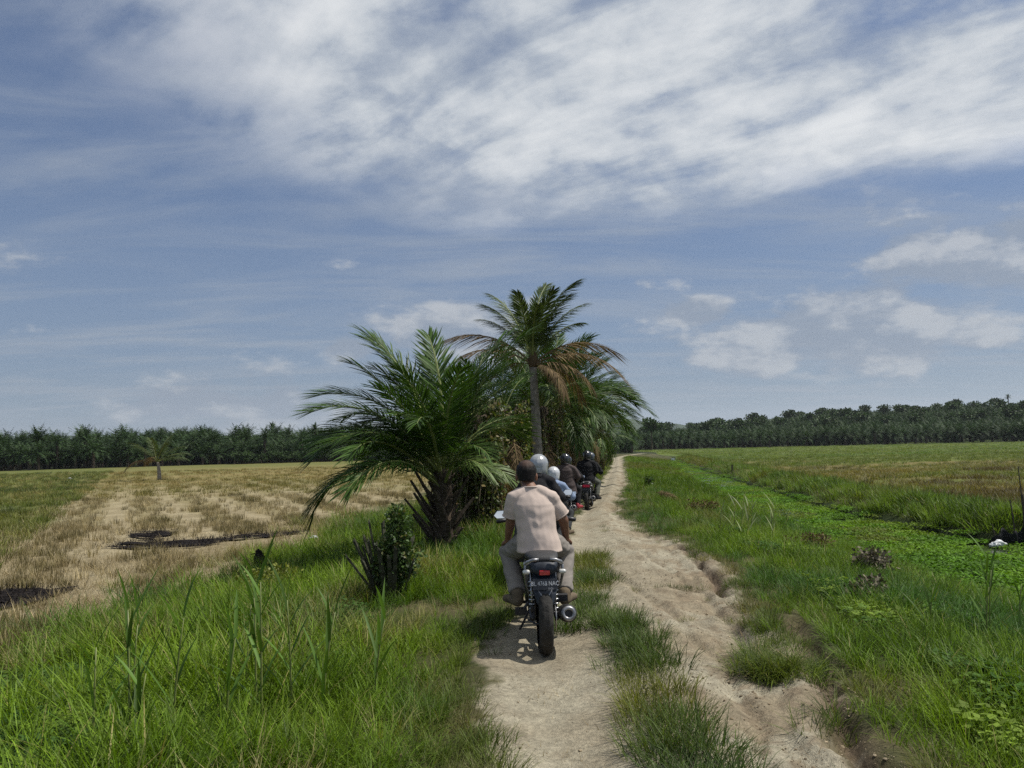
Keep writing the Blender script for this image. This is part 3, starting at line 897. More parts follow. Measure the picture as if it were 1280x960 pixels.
def frond_mesh(name, L=3.0, n=62, leaf=.62, droop=1.1, power=1.6, plume=.6, hang=.35, wid=.032, mats=(None, None), seed=0, start=.20, rseg=12, twist=0.0, side=0.0, thin=1.0):
    """pinnate frond: arching stalk along +Y (rising on +Z), two sides of narrow leaflets"""
    rg = np.random.default_rng(seed)
    pts, tan = [], []
    p = Vector((0, 0, 0)); th = 0.0
    for k in range(rseg + 1):
        f = k / rseg
        th = -droop * f ** power
        ph = side * f * f
        t = Vector((math.sin(ph) * math.cos(th), math.cos(ph) * math.cos(th), math.sin(th)))
        if k: p = p + t * (L / rseg)
        pts.append(p.copy()); tan.append(t)
    def at(f):
        x = f * rseg; i = min(int(x), rseg - 1); q = x - i
        return pts[i].lerp(pts[i + 1], q), tan[i].lerp(tan[i + 1], q).normalized()
    V, F, B, MI = [], [], [], []
    # stalk
    nn = 5
    for k in range(rseg + 1):
        t = tan[k]; s = t.cross(Vector((0, 0, 1))).normalized() if abs(t.z) < .99 else Vector((1, 0, 0)); u = s.cross(t)
        f = k / rseg
        r = .034 * (1 - f) ** .8 * (L / 3.0) + .004
        for j in range(nn):
            a = 2 * PI * j / nn
            V.append(tuple(pts[k] + s * math.cos(a) * r * 1.3 + u * math.sin(a) * r * .8)); B.append(.5)
        if k:
            for j in range(nn):
                q = (k - 1) * nn
                F.append((q + j, q + (j + 1) % nn, q + nn + (j + 1) % nn, q + nn + j)); MI.append(1)
    for sd in (-1, 1):
        for k in range(n):
            f = start + (1 - start) * (k + rg.random() * .8) / n
            f = min(f, .995)
            if rg.random() > thin: continue
            c, t = at(f)
            s = t.cross(Vector((0, 0, 1)))
            s = s.normalized() if s.length > .05 else Vector((1, 0, 0))
            u = s.cross(t)
            g = (f - start) / (1 - start)
            ln = leaf * (.38 + .62 * math.sin(PI * min(1, .12 + g * .86)) ** .7) * (.8 + .35 * rg.random())
            fwd = .45 + .75 * g + (rg.random() - .5) * .25
            el_ = (rg.random() - .35) * plume
            d = (s * sd * math.cos(el_) + u * math.sin(el_)) * math.cos(fwd) + t * math.sin(fwd)
            d.normalize()
            wv = wid * (.7 + .6 * rg.random())
            nrm = d.cross(t).normalized() if d.cross(t).length > .05 else u
            wd = nrm.cross(d).normalized()
            b = rg.random(); q = len(V)
            hg = hang * (.5 + rg.random())
            p0 = c
            p1 = c + d * ln * .35 + Vector((0, 0, -hg * ln * .06))
            p2 = c + d * ln * .72 + Vector((0, 0, -hg * ln * .32))
            p3 = c + d * ln * .97 + Vector((0, 0, -hg * ln * .72))
            for pp, ww in ((p0, .45), (p1, 1.0), (p2, .72)):
                V += [tuple(pp - wd * wv * ww / 2), tuple(pp + wd * wv * ww / 2)]; B += [b, b]
            V.append(tuple(p3)); B.append(b)
            F += [(q, q + 1, q + 3, q + 2), (q + 2, q + 3, q + 5, q + 4), (q + 4, q + 5, q + 6)]; MI += [0, 0, 0]
    me = mesh_np(name, V, F)
    set_bl(me, B)
    for m in mats: me.materials.append(m)
    me.polygons.foreach_set('material_index', np.asarray(MI, np.int32))
    return me

FR_UP = [frond_mesh('frond', 2.7, 66, .62, .75, 1.8, .75, .30, .030, (M_FROND, M_RACHIS), 10 + i, side=(i - 1) * .25) for i in range(3)]
FR_MID = [frond_mesh('frond', 2.8, 66, .64, 1.35, 1.5, .75, .45, .030, (M_FROND, M_RACHIS), 20 + i, side=(i - 1) * .3) for i in range(3)]
FR_LOW = [frond_mesh('frond', 2.8, 62, .60, 1.75, 1.25, .5, .8, .030, (M_FROND, M_RACHIS), 30 + i, side=(i - .5) * .3) for i in range(2)]
FR_PALE = [frond_mesh('frond', 2.2, 50, .55, 1.5, 1.4, .7, .7, .030, (M_FRONDY, M_RACHIS), 40 + i) for i in range(2)]
FR_COCO = [frond_mesh('frond', 2.5, 74, .52, .75, 2.0, .35, .75, .030, (M_COCO, M_RACHIS), 50 + i, side=(i - 1) * .2) for i in range(3)]
FR_CBROWN = [frond_mesh('frond', 2.5, 74, .55, 1.35, 1.3, .3, 1.25, .026, (M_BROWN, M_BROWN), 60 + i, side=(i - .5) * .3) for i in range(2)]
FR_DEAD = [frond_mesh('dead_frond', 1.9, 40, .45, 1.1, .9, .6, 1.2, .026, (M_BROWN, M_BROWN), 70 + i) for i in range(2)]

def base_mesh():
    """stub of a cut frond: wide clasping foot, tapering, flat on the inside"""
    bm = bmesh.new()
    secs = []
    for f, wd, th, out in ((0, .10, .035, 0), (.3, .085, .045, .02), (.7, .05, .035, .07), (1, .035, .025, .12)):
        y = out; z = f * .34
        secs.append([(-wd, y, z), (-wd * .5, y + th, z), (wd * .5, y + th, z), (wd, y, z), (wd * .5, y - th * .5, z), (-wd * .5, y - th * .5, z)])
    add_loft(bm, secs)
    me = bpy.data.meshes.new('frond_base'); bm.to_mesh(me); bm.free()
    me.materials.append(M_BASE)
    return me
ME_BASE = base_mesh()

def put(me, parent, loc, az, elev, roll=0.0, s=1.0, name='frond'):
    """frond leaving the crown at compass az (0 = +Y, clockwise) and elevation elev"""
    o = bpy.data.objects.new(name, me)
    col.objects.link(o); o.parent = parent
    o.matrix_local = Matrix.Translation(loc) @ Matrix.Rotation(-az, 4, 'Z') @ Matrix.Rotation(elev, 4, 'X') @ Matrix.Rotation(roll, 4, 'Y') @ Matrix.Scale(s, 4)
    return o

def trunk_mesh(h, r0_, r1_, seed=0, lean=(0, 0), lump=.12, n=18, rows=26, name='trunk', ringy=False):
    rg = np.random.default_rng(seed)
    V, F = [], []
    for k in range(rows + 1):
        f = k / rows; z = f * h - .15 * (1 - f)
        r = r0_ + (r1_ - r0_) * f ** .7
        if ringy: r *= 1 + .05 * math.sin(f * h * 38)
        for j in range(n):
            a = 2 * PI * j / n
            q = r * (1 + (0 if ringy else lump * (mnoise.noise(Vector((math.cos(a) * 2.2, math.sin(a) * 2.2, z * 4 + seed))) + .6 * math.sin(3 * a + z * 9))))
            V.append((math.cos(a) * q + lean[0] * f * f * h, math.sin(a) * q + lean[1] * f * f * h, z))
        if k:
            for j in range(n):
                b = (k - 1) * n
                F.append((b + j, b + (j + 1) % n, b + n + (j + 1) % n, b + n + j))
    F.append(tuple(range(rows * n, rows * n + n)))
    return mesh_np(name, V, F, True)

def oil_palm(label, x, y, th, s, n_fr, seed, extra=(), r_=(.24, .20), bases=30, dead=0, group=None, low=.25, z=None, drop=88, keep=None):
    rg = random.Random(seed)
    z = float(height(x, y)) if z is None else z
    t = empty('oil_palm', (x, y, z))
    tag(t, label, 'palm', group)
    tr = link_mesh('trunk', trunk_mesh(th, r_[0], r_[1], seed), M_OTRUNK, t)
    for k in range(bases):
        a = k * 2.39996; f = (k + .5) / max(1, bases)
        o = bpy.data.objects.new('frond_base', ME_BASE); col.objects.link(o); o.parent = tr
        rr_b = r_[0] + (r_[1] - r_[0]) * f
        o.matrix_local = Matrix.Translation((math.sin(a) * rr_b * .85, math.cos(a) * rr_b * .85, f * (th - .15))) @ Matrix.Rotation(-a, 4, 'Z') @ Matrix.Rotation(R(-8 - 14 * rg.random()), 4, 'X') @ Matrix.Scale((.85 + .5 * rg.random()) * min(1, rr_b / .24), 4)
    top = Vector((0, 0, th - .05))
    for a, e, kind, sc_ in extra:
        me = {'u': FR_UP, 'm': FR_MID, 'l': FR_LOW, 'p': FR_PALE}[kind]
        put(rg.choice(me), t, top + Vector((math.sin(R(a)) * .1, math.cos(R(a)) * .1, 0)), R(a), R(e), R(rg.uniform(-25, 25)), sc_)
    for k in range(n_fr):
        a = k * 2.39996 + rg.uniform(-.2, .2)
        f = (k + .5) / n_fr                     # 0 = youngest, upright
        e = R(82 - drop * f ** .9 + rg.uniform(-6, 6))
        if keep is not None and not keep(math.degrees(a) % 360, math.degrees(e)): continue
        me = FR_UP if f < .4 else (FR_MID if f < 1 - low else FR_LOW)
        put(rg.choice(me), t, top + Vector((math.sin(a) * .12 * f, math.cos(a) * .12 * f, -.25 * f)), a, e, R(rg.uniform(-30, 30)), s * rg.uniform(.85, 1.08))
    for k in range(dead):
        a = rg.random() * 2 * PI
        put(rg.choice(FR_DEAD), t, (math.sin(a) * r_[1], math.cos(a) * r_[1], th - .35 - rg.random() * .6), a, R(rg.uniform(-50, -20)), 0, rg.uniform(.7, 1.0), 'dead_frond')
    return t

# the near palm, with the fronds the silhouette shows: (compass, elevation, kind, scale)
P1 = oil_palm('short oil palm with wide drooping fronds beside a cut-back palm stub', -1.22, 13.4, 1.42, .82, 26, 3, extra=(
    (-92, 30, 'l', .92), (-84, 40, 'm', .88), (-100, 46, 'm', .86), (-80, 57, 'm', .9), (-72, 66, 'm', .95), (-95, 70, 'u', .9), (-50, 76, 'u', 1.08), (-88, 80, 'u', 1.05), (10, 87, 'u', 1.02), (60, 80, 'u', 1.04), (95, 74, 'u', 1.05), (-75, 50, 'm', .9), (-105, 60, 'm', .92), (-140, 45, 'm', .85), (-115, 22, 'm', .85), (120, 26, 'p', .62), (150, 34, 'p', .6)), bases=40, low=0, drop=42, r_=(.19, .15), keep=lambda a, e: not (50 < a < 150 and e < 64))
# long dead stalks still leaning from its trunk
_dead = []
for k, (a, zz, e, ln) in enumerate(((-100, .35, 52, .75), (-85, .65, 58, .7), (-110, .9, 60, .62), (-70, .2, 50, .6), (-120, .55, 55, .6), (80, .5, 50, .55), (95, .85, 58, .5))):
    bm = bmesh.new()
    secs = []
    for f in (0, .35, .7, 1):
        wd, th_ = .055 * (1 - .55 * f), .028 * (1 - .4 * f)
        secs.append([(-wd, f * ln, -th_), (wd, f * ln, -th_), (wd * .6, f * ln, th_), (-wd * .6, f * ln, th_)])
    add_loft(bm, secs)
    o = bm_obj('dead_stalk', bm, M_BASE, P1)
    o.matrix_local = Matrix.Translation((math.sin(R(a)) * .18, math.cos(R(a)) * .18, zz)) @ Matrix.Rotation(-R(a), 4, 'Z') @ Matrix.Rotation(R(e), 4, 'X')

G_PALM = 'vine-hung oil palms lining the track'
palms = [  # x, y, trunk, scale, fronds, seed, trunk radius, label
    (-.80, 16.0, 2.4, .62, 18, 5, .34, 'stout oil palm with a vine-hung trunk behind the short palm'),
    (-.25, 18.6, 2.6, .58, 18, 8, .32, 'vine-smothered oil palm just before the coconut palm'),
    (.75, 23.0, 2.8, .95, 28, 9, .38, 'oil palm rising directly behind the coconut palm'),
    (1.45, 27.0, 2.9, 1.08, 32, 12, .38, 'oil palm leaning fronds over the track behind the far riders'),
    (2.35, 32.0, 2.9, 1.15, 32, 15, .36, None), (3.4, 38.5, 2.6, 1.1, 26, 18, .36, None), (4.5, 46, 2.4, 1.05, 24, 22, .36, None), (6.1, 56, 2.2, 1.05, 22, 25, .36, None)]
for i, (x, y, th, s, nf, sd, rt, lab) in enumerate(palms):
    ex = ()
    if i == 4: ex = ((85, 35, 'm', 1.25), (70, 50, 'm', 1.2))
    if i == 3: ex = ((80, 48, 'm', 1.1), (95, 36, 'm', 1.05))
    oil_palm(lab or 'distant vine-hung oil palm where the track bends', x, y, th, s, nf, sd, extra=ex, r_=(rt * .95, rt * .75), bases=26 if i < 3 else 10, dead=7 if i < 4 else 3, group=None if lab else G_PALM, drop=66 if i < 3 else 68, low=.1, keep=(lambda a, e: not (25 < a < 215 and e < 62)) if i < 2 else ((lambda a, e: not (60 < a < 200 and e < 25)) if i == 2 else None))

# coconut palm
cx0, cy0 = .62, 20.0
cp = empty('coconut_palm', (cx0, cy0, float(height(cx0, cy0))))
tag(cp, 'slender coconut palm with bare grey trunk and browning lower fronds', 'palm')
link_mesh('trunk', trunk_mesh(3.85, .16, .095, 2, (-.02, 0), n=14, rows=90, ringy=True), M_CTRUNK, cp)
tp = Vector((-.07, 0, 3.85))
for a, e, s in ((-80, 72, .92), (-40, 80, .85), (20, 84, .95), (75, 76, .98), (85, 62, .85), (-95, 66, .80), (150, 75, .8), (-150, 70, .8), (110, 70, .8), (0, 62, .9), (-60, 55, .8), (60, 50, .8), (180, 58, .75)):
    put(FR_COCO[int(abs(a)) % 3], cp, tp, R(a), R(e), R((a * 7) % 40 - 20), s)
for a, e, s in ((-88, 50, 1.1), (-100, 36, .95), (84, 44, .95), (95, 28, .98), (110, 12, .75), (70, 5, .7), (-60, 20, .6), (140, 0, .6), (100, -20, .55)):
    put(FR_CBROWN[int(abs(a)) % 2], cp, tp - Vector((0, 0, .1)), R(a), R(e), 0, s)
bm = bmesh.new()
add_lathe(bm, [(0, .0), (.10, .02), (.13, .15), (.11, .35), (.04, .6), (0, .62)], 10, 'Z')
o = bm_obj('crown_sheath', bm, M_BROWN, cp, True); o.location = tp - Vector((0, 0, .2))

# young coconut alone in the field
yx, yy = -30.6, 68.0
yp = empty('coconut_palm', (yx, yy, float(height(yx, yy))))
tag(yp, 'small lone coconut palm standing in the harvested field', 'palm')
link_mesh('trunk', trunk_mesh(1.55, .20, .12, 5, (-.10, 0), n=10, rows=24, ringy=True), M_CTRUNK, yp)
for k, (a, e) in enumerate(((-85, 50), (85, 45), (-60, 70), (40, 75), (130, 55), (-130, 55), (0, 55), (-95, 25), (95, 20), (170, 65), (60, 30), (-40, 35))):
    o = put((FR_COCO + FR_CBROWN[:1])[k % 4 if k > 6 else k % 3], yp, (-.24, 0, 1.55), R(a), R(e), 0, 1.12)

# ------------------------------------------------------------------ vines
M_VINE = mat_leaf('vine_leaf', (.09, .12, .026), trans=.3, rough=.5, spec=.3, var=.5, yellow=(.26, .20, .07), ymix=.30)
M_VSTEM = mat_plain('vine_stem', (.20, .165, .10), .9, noise=.3, scale=10)
def vine(label, x, y, r, z0, z1, n_str, seed, az0=-130, az1=130, dens=20, group=None, leaf=.075):
    """strands of leaves hanging down a trunk; az 180 = facing the camera side"""
    rg = random.Random(seed)
    base = float(height(x, y))
    t = empty('climbing_vine', (x, y, base)); tag(t, label, 'vine', group)
    V, F, B = [], [], []
    bm = bmesh.new()
    for k in range(n_str):
        a = R(180 + rg.uniform(az0, az1))
        rr_v = r * rg.uniform(.95, 1.35)
        zt = z1 * rg.uniform(.75, 1.05); zb = max(z0, zt - rg.uniform(.5, 1.0) * (z1 - z0))
        ph = rg.random() * 6
        pts = []
        for j in range(9):
            f = j / 8
            z = zt + (zb - zt) * f
            aa = a + .10 * math.sin(f * 5 + ph)
            q = rr_v * (1 + .10 * math.sin(f * 3 + ph * 2))
            pts.append(Vector((math.sin(aa) * q, math.cos(aa) * q, z)))
        add_tube(bm, pts, .006 + .008 * rg.random(), 4, False)
        lush = rg.random() < .75
        for _ in range(int((zt - zb) * (dens * 3 if lush else dens))):
            f = rg.random() * 7.99; i = int(f)
            c = pts[i].lerp(pts[i + 1], f - i) + Vector((rg.gauss(0, .05), rg.gauss(0, .05), rg.gauss(0, .04)))
            d = Vector((rg.gauss(0, .6) + math.sin(a) * .5, rg.gauss(0, .6) + math.cos(a) * .5, rg.uniform(-1.0, .1))).normalized()
            s = d.cross(Vector((rg.gauss(0, 1), rg.gauss(0, 1), rg.gauss(0, 1)))).normalized()
            L = leaf * rg.uniform(.6, 1.5); q = len(V); b = rg.random()
            V += [tuple(c), tuple(c + d * L * .45 + s * L * .38), tuple(c + d * L), tuple(c + d * L * .45 - s * L * .38)]; B += [b] * 4
            F.append((q, q + 1, q + 2, q + 3))
    me = mesh_np('leaves', V, F); set_bl(me, B)
    o = link_mesh('leaves', me, M_VINE, t); o['kind'] = 'stuff'
    o = bm_obj('stems', bm, M_VSTEM, t); o['kind'] = 'stuff'
vine('yellow-green vine draping the stout trunk behind the short palm', -.80, 16.0, .44, .15, 2.6, 60, 1, -150, 110)
vine('thick leafy vine smothering the trunk before the coconut palm', -.25, 18.6, .46, .1, 2.8, 60, 2, dens=24)
vine('hanging vine on the palm directly behind the coconut palm', .75, 23.0, .55, .2, 2.8, 40, 3)
vine('vine curtain on the palm whose fronds lean over the track', 1.45, 27, .55, .2, 2.8, 36, 4)
for k, (x, y) in enumerate(((2.35, 32), (3.4, 38.5), (4.5, 46), (6.1, 56))):
    vine('vine hanging on a distant palm where the track bends', x, y, .6, .1, 2.7, 30, 5 + k, group='vines on the distant palms', leaf=.11, dens=11)
# undergrowth between those trunks
M_BUSH = mat_leaf('bush_leaf', (.055, .095, .024), trans=.25, rough=.5, spec=.3, var=.5, yellow=(.16, .14, .05), ymix=.15)
def leaf_cloud(n, rx, ry, rz, leaf, seed, zc=.0, shell=.5):
    rg = random.Random(seed)
    V, F, B = [], [], []
    lob = [Vector((rg.uniform(-.7, .7), rg.uniform(-.7, .7), rg.uniform(-.5, .8))) for _ in range(9)]
    for _ in range(n):
        l = rg.choice(lob)
        d = Vector((rg.gauss(0, 1), rg.gauss(0, 1), rg.gauss(0, 1))).normalized() * (.42 * rg.random() ** shell)
        c = l * .62 + d
        c = Vector((c.x * rx, c.y * ry, zc + c.z * rz))
        d = (d.normalized() + Vector((rg.gauss(0, .5), rg.gauss(0, .5), rg.gauss(-.2, .5)))).normalized()
        s = d.cross(Vector((rg.gauss(0, 1), rg.gauss(0, 1), rg.gauss(0, 1)))).normalized()
        L = leaf * rg.uniform(.6, 1.4); q = len(V); b = rg.random()
        V += [tuple(c), tuple(c + d * L * .45 + s * L * .33), tuple(c + d * L), tuple(c + d * L * .45 - s * L * .33)]; B += [b] * 4
        F.append((q, q + 1, q + 2, q + 3))
    me = mesh_np('leaves', V, F); set_bl(me, B)
    return me
def shrub(name, label, x, y, rx, ry, rz, n, leaf, seed, mat, group=None, stems=5, cat='shrub'):
    z = float(height(x, y))
    t = empty(name, (x, y, z)); tag(t, label, cat, group)
    o = link_mesh('foliage', leaf_cloud(n, rx, ry, rz, leaf, seed, rz * .85), mat, t); o['kind'] = 'stuff'
    rg = random.Random(seed)
    for k in range(stems):
        bm = bmesh.new()
        a = rg.random() * 6.28
        add_tube(bm, [(0, 0, -.05), (math.cos(a) * rx * .25, math.sin(a) * ry * .25, rz * .6), (math.cos(a) * rx * .5, math.sin(a) * ry * .5, rz * 1.2)], [.02, .014, .006], 5)
        bm_obj('stem', bm, M_OTRUNK, t)
for k, (x, y, s) in enumerate(((-.1, 20.8, .8), (.3, 25, .9), (1.3, 30, 1.0), (2.2, 35.5, 1.2), (3.4, 43, 1.3), (4.9, 51, 1.4), (7.0, 64, 1.6), (8.7, 74, 1.8))):
    shrub('shrub', 'dark undergrowth shrub between the vine-hung palms', x, y, s, s, s * .85, 900, .13, 40 + k, M_BUSH, 'undergrowth along the palm row')

# ------------------------------------------------------------------ motorcycles
M_BLACK = mat_plain('black_plastic', (.018, .018, .02), .45, noise=.3, scale=14, spec=.4)
M_NAVY = mat_plain('dusty_dark_plastic', (.028, .034, .046), .5, noise=.45, scale=9, spec=.35)
M_RUB = mat_plain('tyre_rubber', (.035, .033, .03), .85, noise=.45, scale=12, bump=.3, bscale=60, spec=.25)
M_STEEL = mat_plain('steel', (.42, .42, .42), .32, 1.0, noise=.25, scale=15)
M_ALU = mat_plain('dull_alloy', (.33, .33, .34), .48, .85, noise=.3, scale=12)
M_DARKM = mat_plain('dark_metal', (.05, .05, .052), .5, .7, noise=.3, scale=12)
M_SEAT = mat_plain('seat_vinyl', (.02, .02, .021), .6, noise=.2, scale=30, bump=.2, bscale=90)
M_RED = mat_plain('red_lens', (.42, .018, .02), .18, noise=.15, scale=30, spec=.6, coat=.4)
M_PINK = mat_plain('pink_red_lens', (.62, .03, .08), .2, noise=.1, scale=30, spec=.6, coat=.4)
M_CLEAR = mat_plain('clear_lens', (.55, .55, .52), .15, spec=.7)
M_PLATE = mat_plain('plate_black', (.022, .024, .03), .45, noise=.3, scale=20)
M_INK = mat_plain('plate_white', (.55, .56, .58), .6, noise=.15, scale=60)
M_GLASS = mat_plain('mirror_glass', (.80, .83, .86), .04, 1.0)
M_REDP = mat_plain('red_paint', (.30, .02, .025), .3, noise=.2, scale=6, coat=.5)
M_GREYP = mat_plain('grey_paint', (.12, .125, .13), .35, noise=.2, scale=6, coat=.4)
M_CHAR = mat_plain('exhaust_black', (.03, .029, .028), .55, .4, noise=.4, scale=14)

def tyre_mesh(r=.295, wd=.062, tread=True, n=120):
    """tyre with a rounded crown and cut grooves"""
    prof = []
    m = 15
    for k in range(m):
        a = PI * k / (m - 1)
        prof.append((r - wd * .95 + wd * .95 * math.sin(a) ** .8, -wd * math.cos(a)))
    V, F = [], []
    for j in range(n):
        a = 2 * PI * j / n
        for k, (q, x) in enumerate(prof):
            g = 0
            if tread and 3 <= k <= m - 4:
                if (j + int(abs(k - 7) * 1.4)) % 6 == 0 or (k == 7 and j % 12 > 2): g = .006
            V.append((x, (q - g) * math.cos(a), (q - g) * math.sin(a)))
    for j in range(n):
        for k in range(m - 1):
            F.append((j * m + k, j * m + k + 1, ((j + 1) % n) * m + k + 1, ((j + 1) % n) * m + k))
    me = mesh_np('tyre', V, F, True)
    me.materials.append(M_RUB)
    return me
TYRE_FAT, TYRE_THIN = tyre_mesh(.298, .057), tyre_mesh(.285, .045)

def wheel(parent, loc, me, r, name, wd):
    w_ = empty(name, loc); w_.parent = parent
    w_.location = loc
    o = bpy.data.objects.new('tyre', me); col.objects.link(o); o.parent = w_
    bm = bmesh.new()
    add_lathe(bm, [(r - .060, -wd * .75), (r - .045, -wd * .8), (r - .062, -wd * .3), (r - .068, 0), (r - .062, wd * .3), (r - .045, wd * .8), (r - .060, wd * .75), (r - .08, wd * .3), (r - .08, -wd * .3)], 36, 'X', closed=True)
    add_lathe(bm, [(.0, -wd * .9), (.035, -wd * .9), (.035, wd * .9), (0, wd * .9)], 16, 'X')
    for k in range(5):
        a = 2 * PI * k / 5
        d = Vector((0, math.cos(a), math.sin(a)))
        add_tube(bm, [d * .03, d * (r - .07)], [.022, .016], 6)
    bm_obj('rim', bm, M_DARKM, w_, True)
    bm = bmesh.new()
    add_lathe(bm, [(.045, .0), (.11, .0), (.11, .004), (.045, .004)], 28, 'X', (wd + .012, 0, 0), closed=True)
    bm_obj('brake_disc', bm, M_STEEL, w_)
    return w_

def motorcycle(name, label, loc, rz, lean=0.0, plate=None, paint=M_NAVY, lens=M_RED, rails=M_ALU, big=True, mirrors='lr', lamp_w=.085, scale=1.0):
    """rear contact point at the origin, facing +Y"""
    t = empty(name, loc, rz); t.rotation_euler = (0, lean, rz)
    t.scale = (scale,) * 3
    tag(t, label, 'motorcycle')
    wr = .298 if big else .285
    wheel(t, (0, 0, wr), TYRE_FAT if big else TYRE_THIN, wr, 'rear_wheel', .05)
    wheel(t, (0, 1.30, .285), TYRE_THIN, .285, 'front_wheel', .036)
    # rear mudguard: tongue hanging behind the tail, with two raised ribs
    bm = bmesh.new()
    add_loft(bm, [[(-wd, y, z), (-wd * .5, y - .022, z - .004), (wd * .5, y - .022, z - .004), (wd, y, z), (wd * .6, y + .03, z + .01), (-wd * .6, y + .03, z + .01)] for y, z, wd in ((-.02, .70, .085), (-.10, .64, .098), (-.145, .575, .10), (-.17, .52, .092), (-.188, .455, .072), (-.195, .40, .040))])
    mg = bm_obj('mudguard', bm, paint, t, False, .004)
    for s in (-1, 1):
        bm = bmesh.new()
        add_tube(bm, [(s * .055, -.172, .548), (s * .028, -.192, .51), (s * .024, -.206, .455)], .005, 6)
        bm_obj('rib', bm, M_ALU, mg)
    # number plate
    bm = bmesh.new(); add_box(bm, (0, -.185, .595), (.20, .008, .085), (R(-14), 0, 0))
    pl = bm_obj('number_plate', bm, M_PLATE, t, False, .003)
    if plate:
        for txt, size, dx_, dz_ in ((plate[0], .042, 0, .006), (plate[1], .020, .045, -.034)):
            cu_ = bpy.data.curves.new('plate_text', 'FONT'); cu_.body = txt; cu_.size = size; cu_.align_x = 'CENTER'; cu_.align_y = 'CENTER'; cu_.extrude = .001; cu_.resolution_u = 2
            tmp = bpy.data.objects.new('plate_text', cu_); col.objects.link(tmp)
            dg = bpy.context.evaluated_depsgraph_get()
            me = bpy.data.meshes.new_from_object(tmp.evaluated_get(dg)); bpy.data.objects.remove(tmp)
            me.materials.clear()
            o = link_mesh('plate_text', me, M_INK, pl)
            o.matrix_local = Matrix.Translation((0, -.185, .595)) @ Matrix.Rotation(R(-14), 4, 'X') @ Matrix.Translation((dx_, -.0058, dz_)) @ Matrix.Rotation(R(90), 4, 'X') @ Matrix.Diagonal((.92, 1.15, 1, 1))
    # tail cowl and seat
    bm = bmesh.new()
    add_loft(bm, [ell(0, y, z, rx, rz_, 16, 2.8) for y, z, rx, rz_ in ((-.16, .71, .085, .045), (-.10, .72, .115, .06), (.05, .715, .125, .065), (.25, .68, .13, .07), (.5, .62, .12, .09), (.68, .60, .10, .10))])
    bm_obj('tail_cowl', bm, paint, t, True)
    bm = bmesh.new()
    add_loft(bm, [ell(0, y, z, rx, rz_, 16, 3.0) for y, z, rx, rz_ in ((-.13, .775, .08, .022), (-.09, .785, .115, .032), (.05, .785, .13, .036), (.22, .775, .14, .04), (.36, .745, .145, .04), (.55, .735, .125, .04), (.72, .745, .08, .035))])
    bm_obj('seat', bm, M_SEAT, t, True)
    # tail light between the indicators
    bm = bmesh.new(); add_box(bm, (0, -.168, .685), (lamp_w, .03, .036 if lamp_w < .1 else .07)); bm_obj('tail_light', bm, lens, t, False, .006)
    for s in (-1, 1):
        bm = bmesh.new()
        add_tube(bm, [(s * .09, -.13, .69), (s * .125, -.14, .69)], .008, 6)
        it = bm_obj('indicator', bm, M_BLACK, t)
        bm = bmesh.new()
        add_loft(bm, [[(s * x, -.14 + math.cos(2 * PI * k / 10) * .02 * q, .69 + math.sin(2 * PI * k / 10) * .017 * q) for k in range(10)] for x, q in ((.118, .7), (.13, 1.1), (.16, 1.05), (.175, .6))])
        bm_obj('lens', bm, M_CLEAR, it, True)
    # grab rail: one bar a side, curling round the tail
    for s in (-1, 1):
        bm = bmesh.new()
        add_tube(bm, [(s * .045, -.165, .79), (s * .09, -.17, .788), (s * .135, -.14, .765), (s * .152, -.06, .735), (s * .15, .08, .725), (s * .135, .25, .72)], [.011, .014, .016, .015, .013, .011], 8)
        bm_obj('grab_rail', bm, rails, t, True)
        bm = bmesh.new()
        add_tube(bm, [(s * .15, -.10, .74), (s * .155, -.06, .66), (s * .14, .02, .56), (s * .12, .12, .47)], [.010, .012, .010, .008], 6)
        bm_obj('side_stay', bm, rails, t, True)
        bm = bmesh.new()
        add_tube(bm, [(s * .10, .06, .66), (s * .10, .02, .34)], .012, 6)
        for k in range(7):
            add_lathe(bm, [(.018, -.006), (.027, 0), (.018, .006)], 10, 'Z', (s * .10, .02 + .0055 * k, .37 + .035 * k))
        bm_obj('shock_absorber', bm, M_STEEL, t, True)
    # swing arm, chain side and hub
    for s in (-1, 1):
        bm = bmesh.new()
        add_tube(bm, [(s * .10, -.04, .30), (s * .10, .25, .33), (s * .08, .48, .36)], [.022, .026, .028], 8)
        bm_obj('swing_arm', bm, M_DARKM, t, True)
    bm = bmesh.new()
    add_lathe(bm, [(.035, 0), (.095, 0), (.095, .006), (.035, .006)], 30, 'X', (.088, 0, .30), closed=True)
    bm_obj('sprocket', bm, M_STEEL, t)
    bm = bmesh.new(); add_box(bm, (-.10, .22, .39), (.03, .5, .05), (R(4), 0, 0)); bm_obj('chain_guard', bm, M_BLACK, t, False, .01)
    # engine and frame
    bm = bmesh.new()
    add_box(bm, (0, .68, .40), (.26, .36, .24)); add_box(bm, (0, .80, .56), (.17, .20, .18), (R(-25), 0, 0))
    bm_obj('engine', bm, M_DARKM, t, False, .03)
    bm = bmesh.new()
    add_tube(bm, [(0, 1.02, .88), (0, .95, .55), (0, .78, .30), (0, .5, .30), (0, .42, .45), (0, .30, .62)], .024, 8)
    bm_obj('frame', bm, M_DARKM, t, True)
    # tank
    bm = bmesh.new()
    add_loft(bm, [ell(0, y, z, rx, rz_, 16, 2.6) for y, z, rx, rz_ in ((.66, .77, .07, .05), (.74, .80, .12, .09), (.86, .83, .15, .11), (.98, .85, .14, .10), (1.06, .85, .08, .06))])
    bm_obj('fuel_tank', bm, paint, t, True)
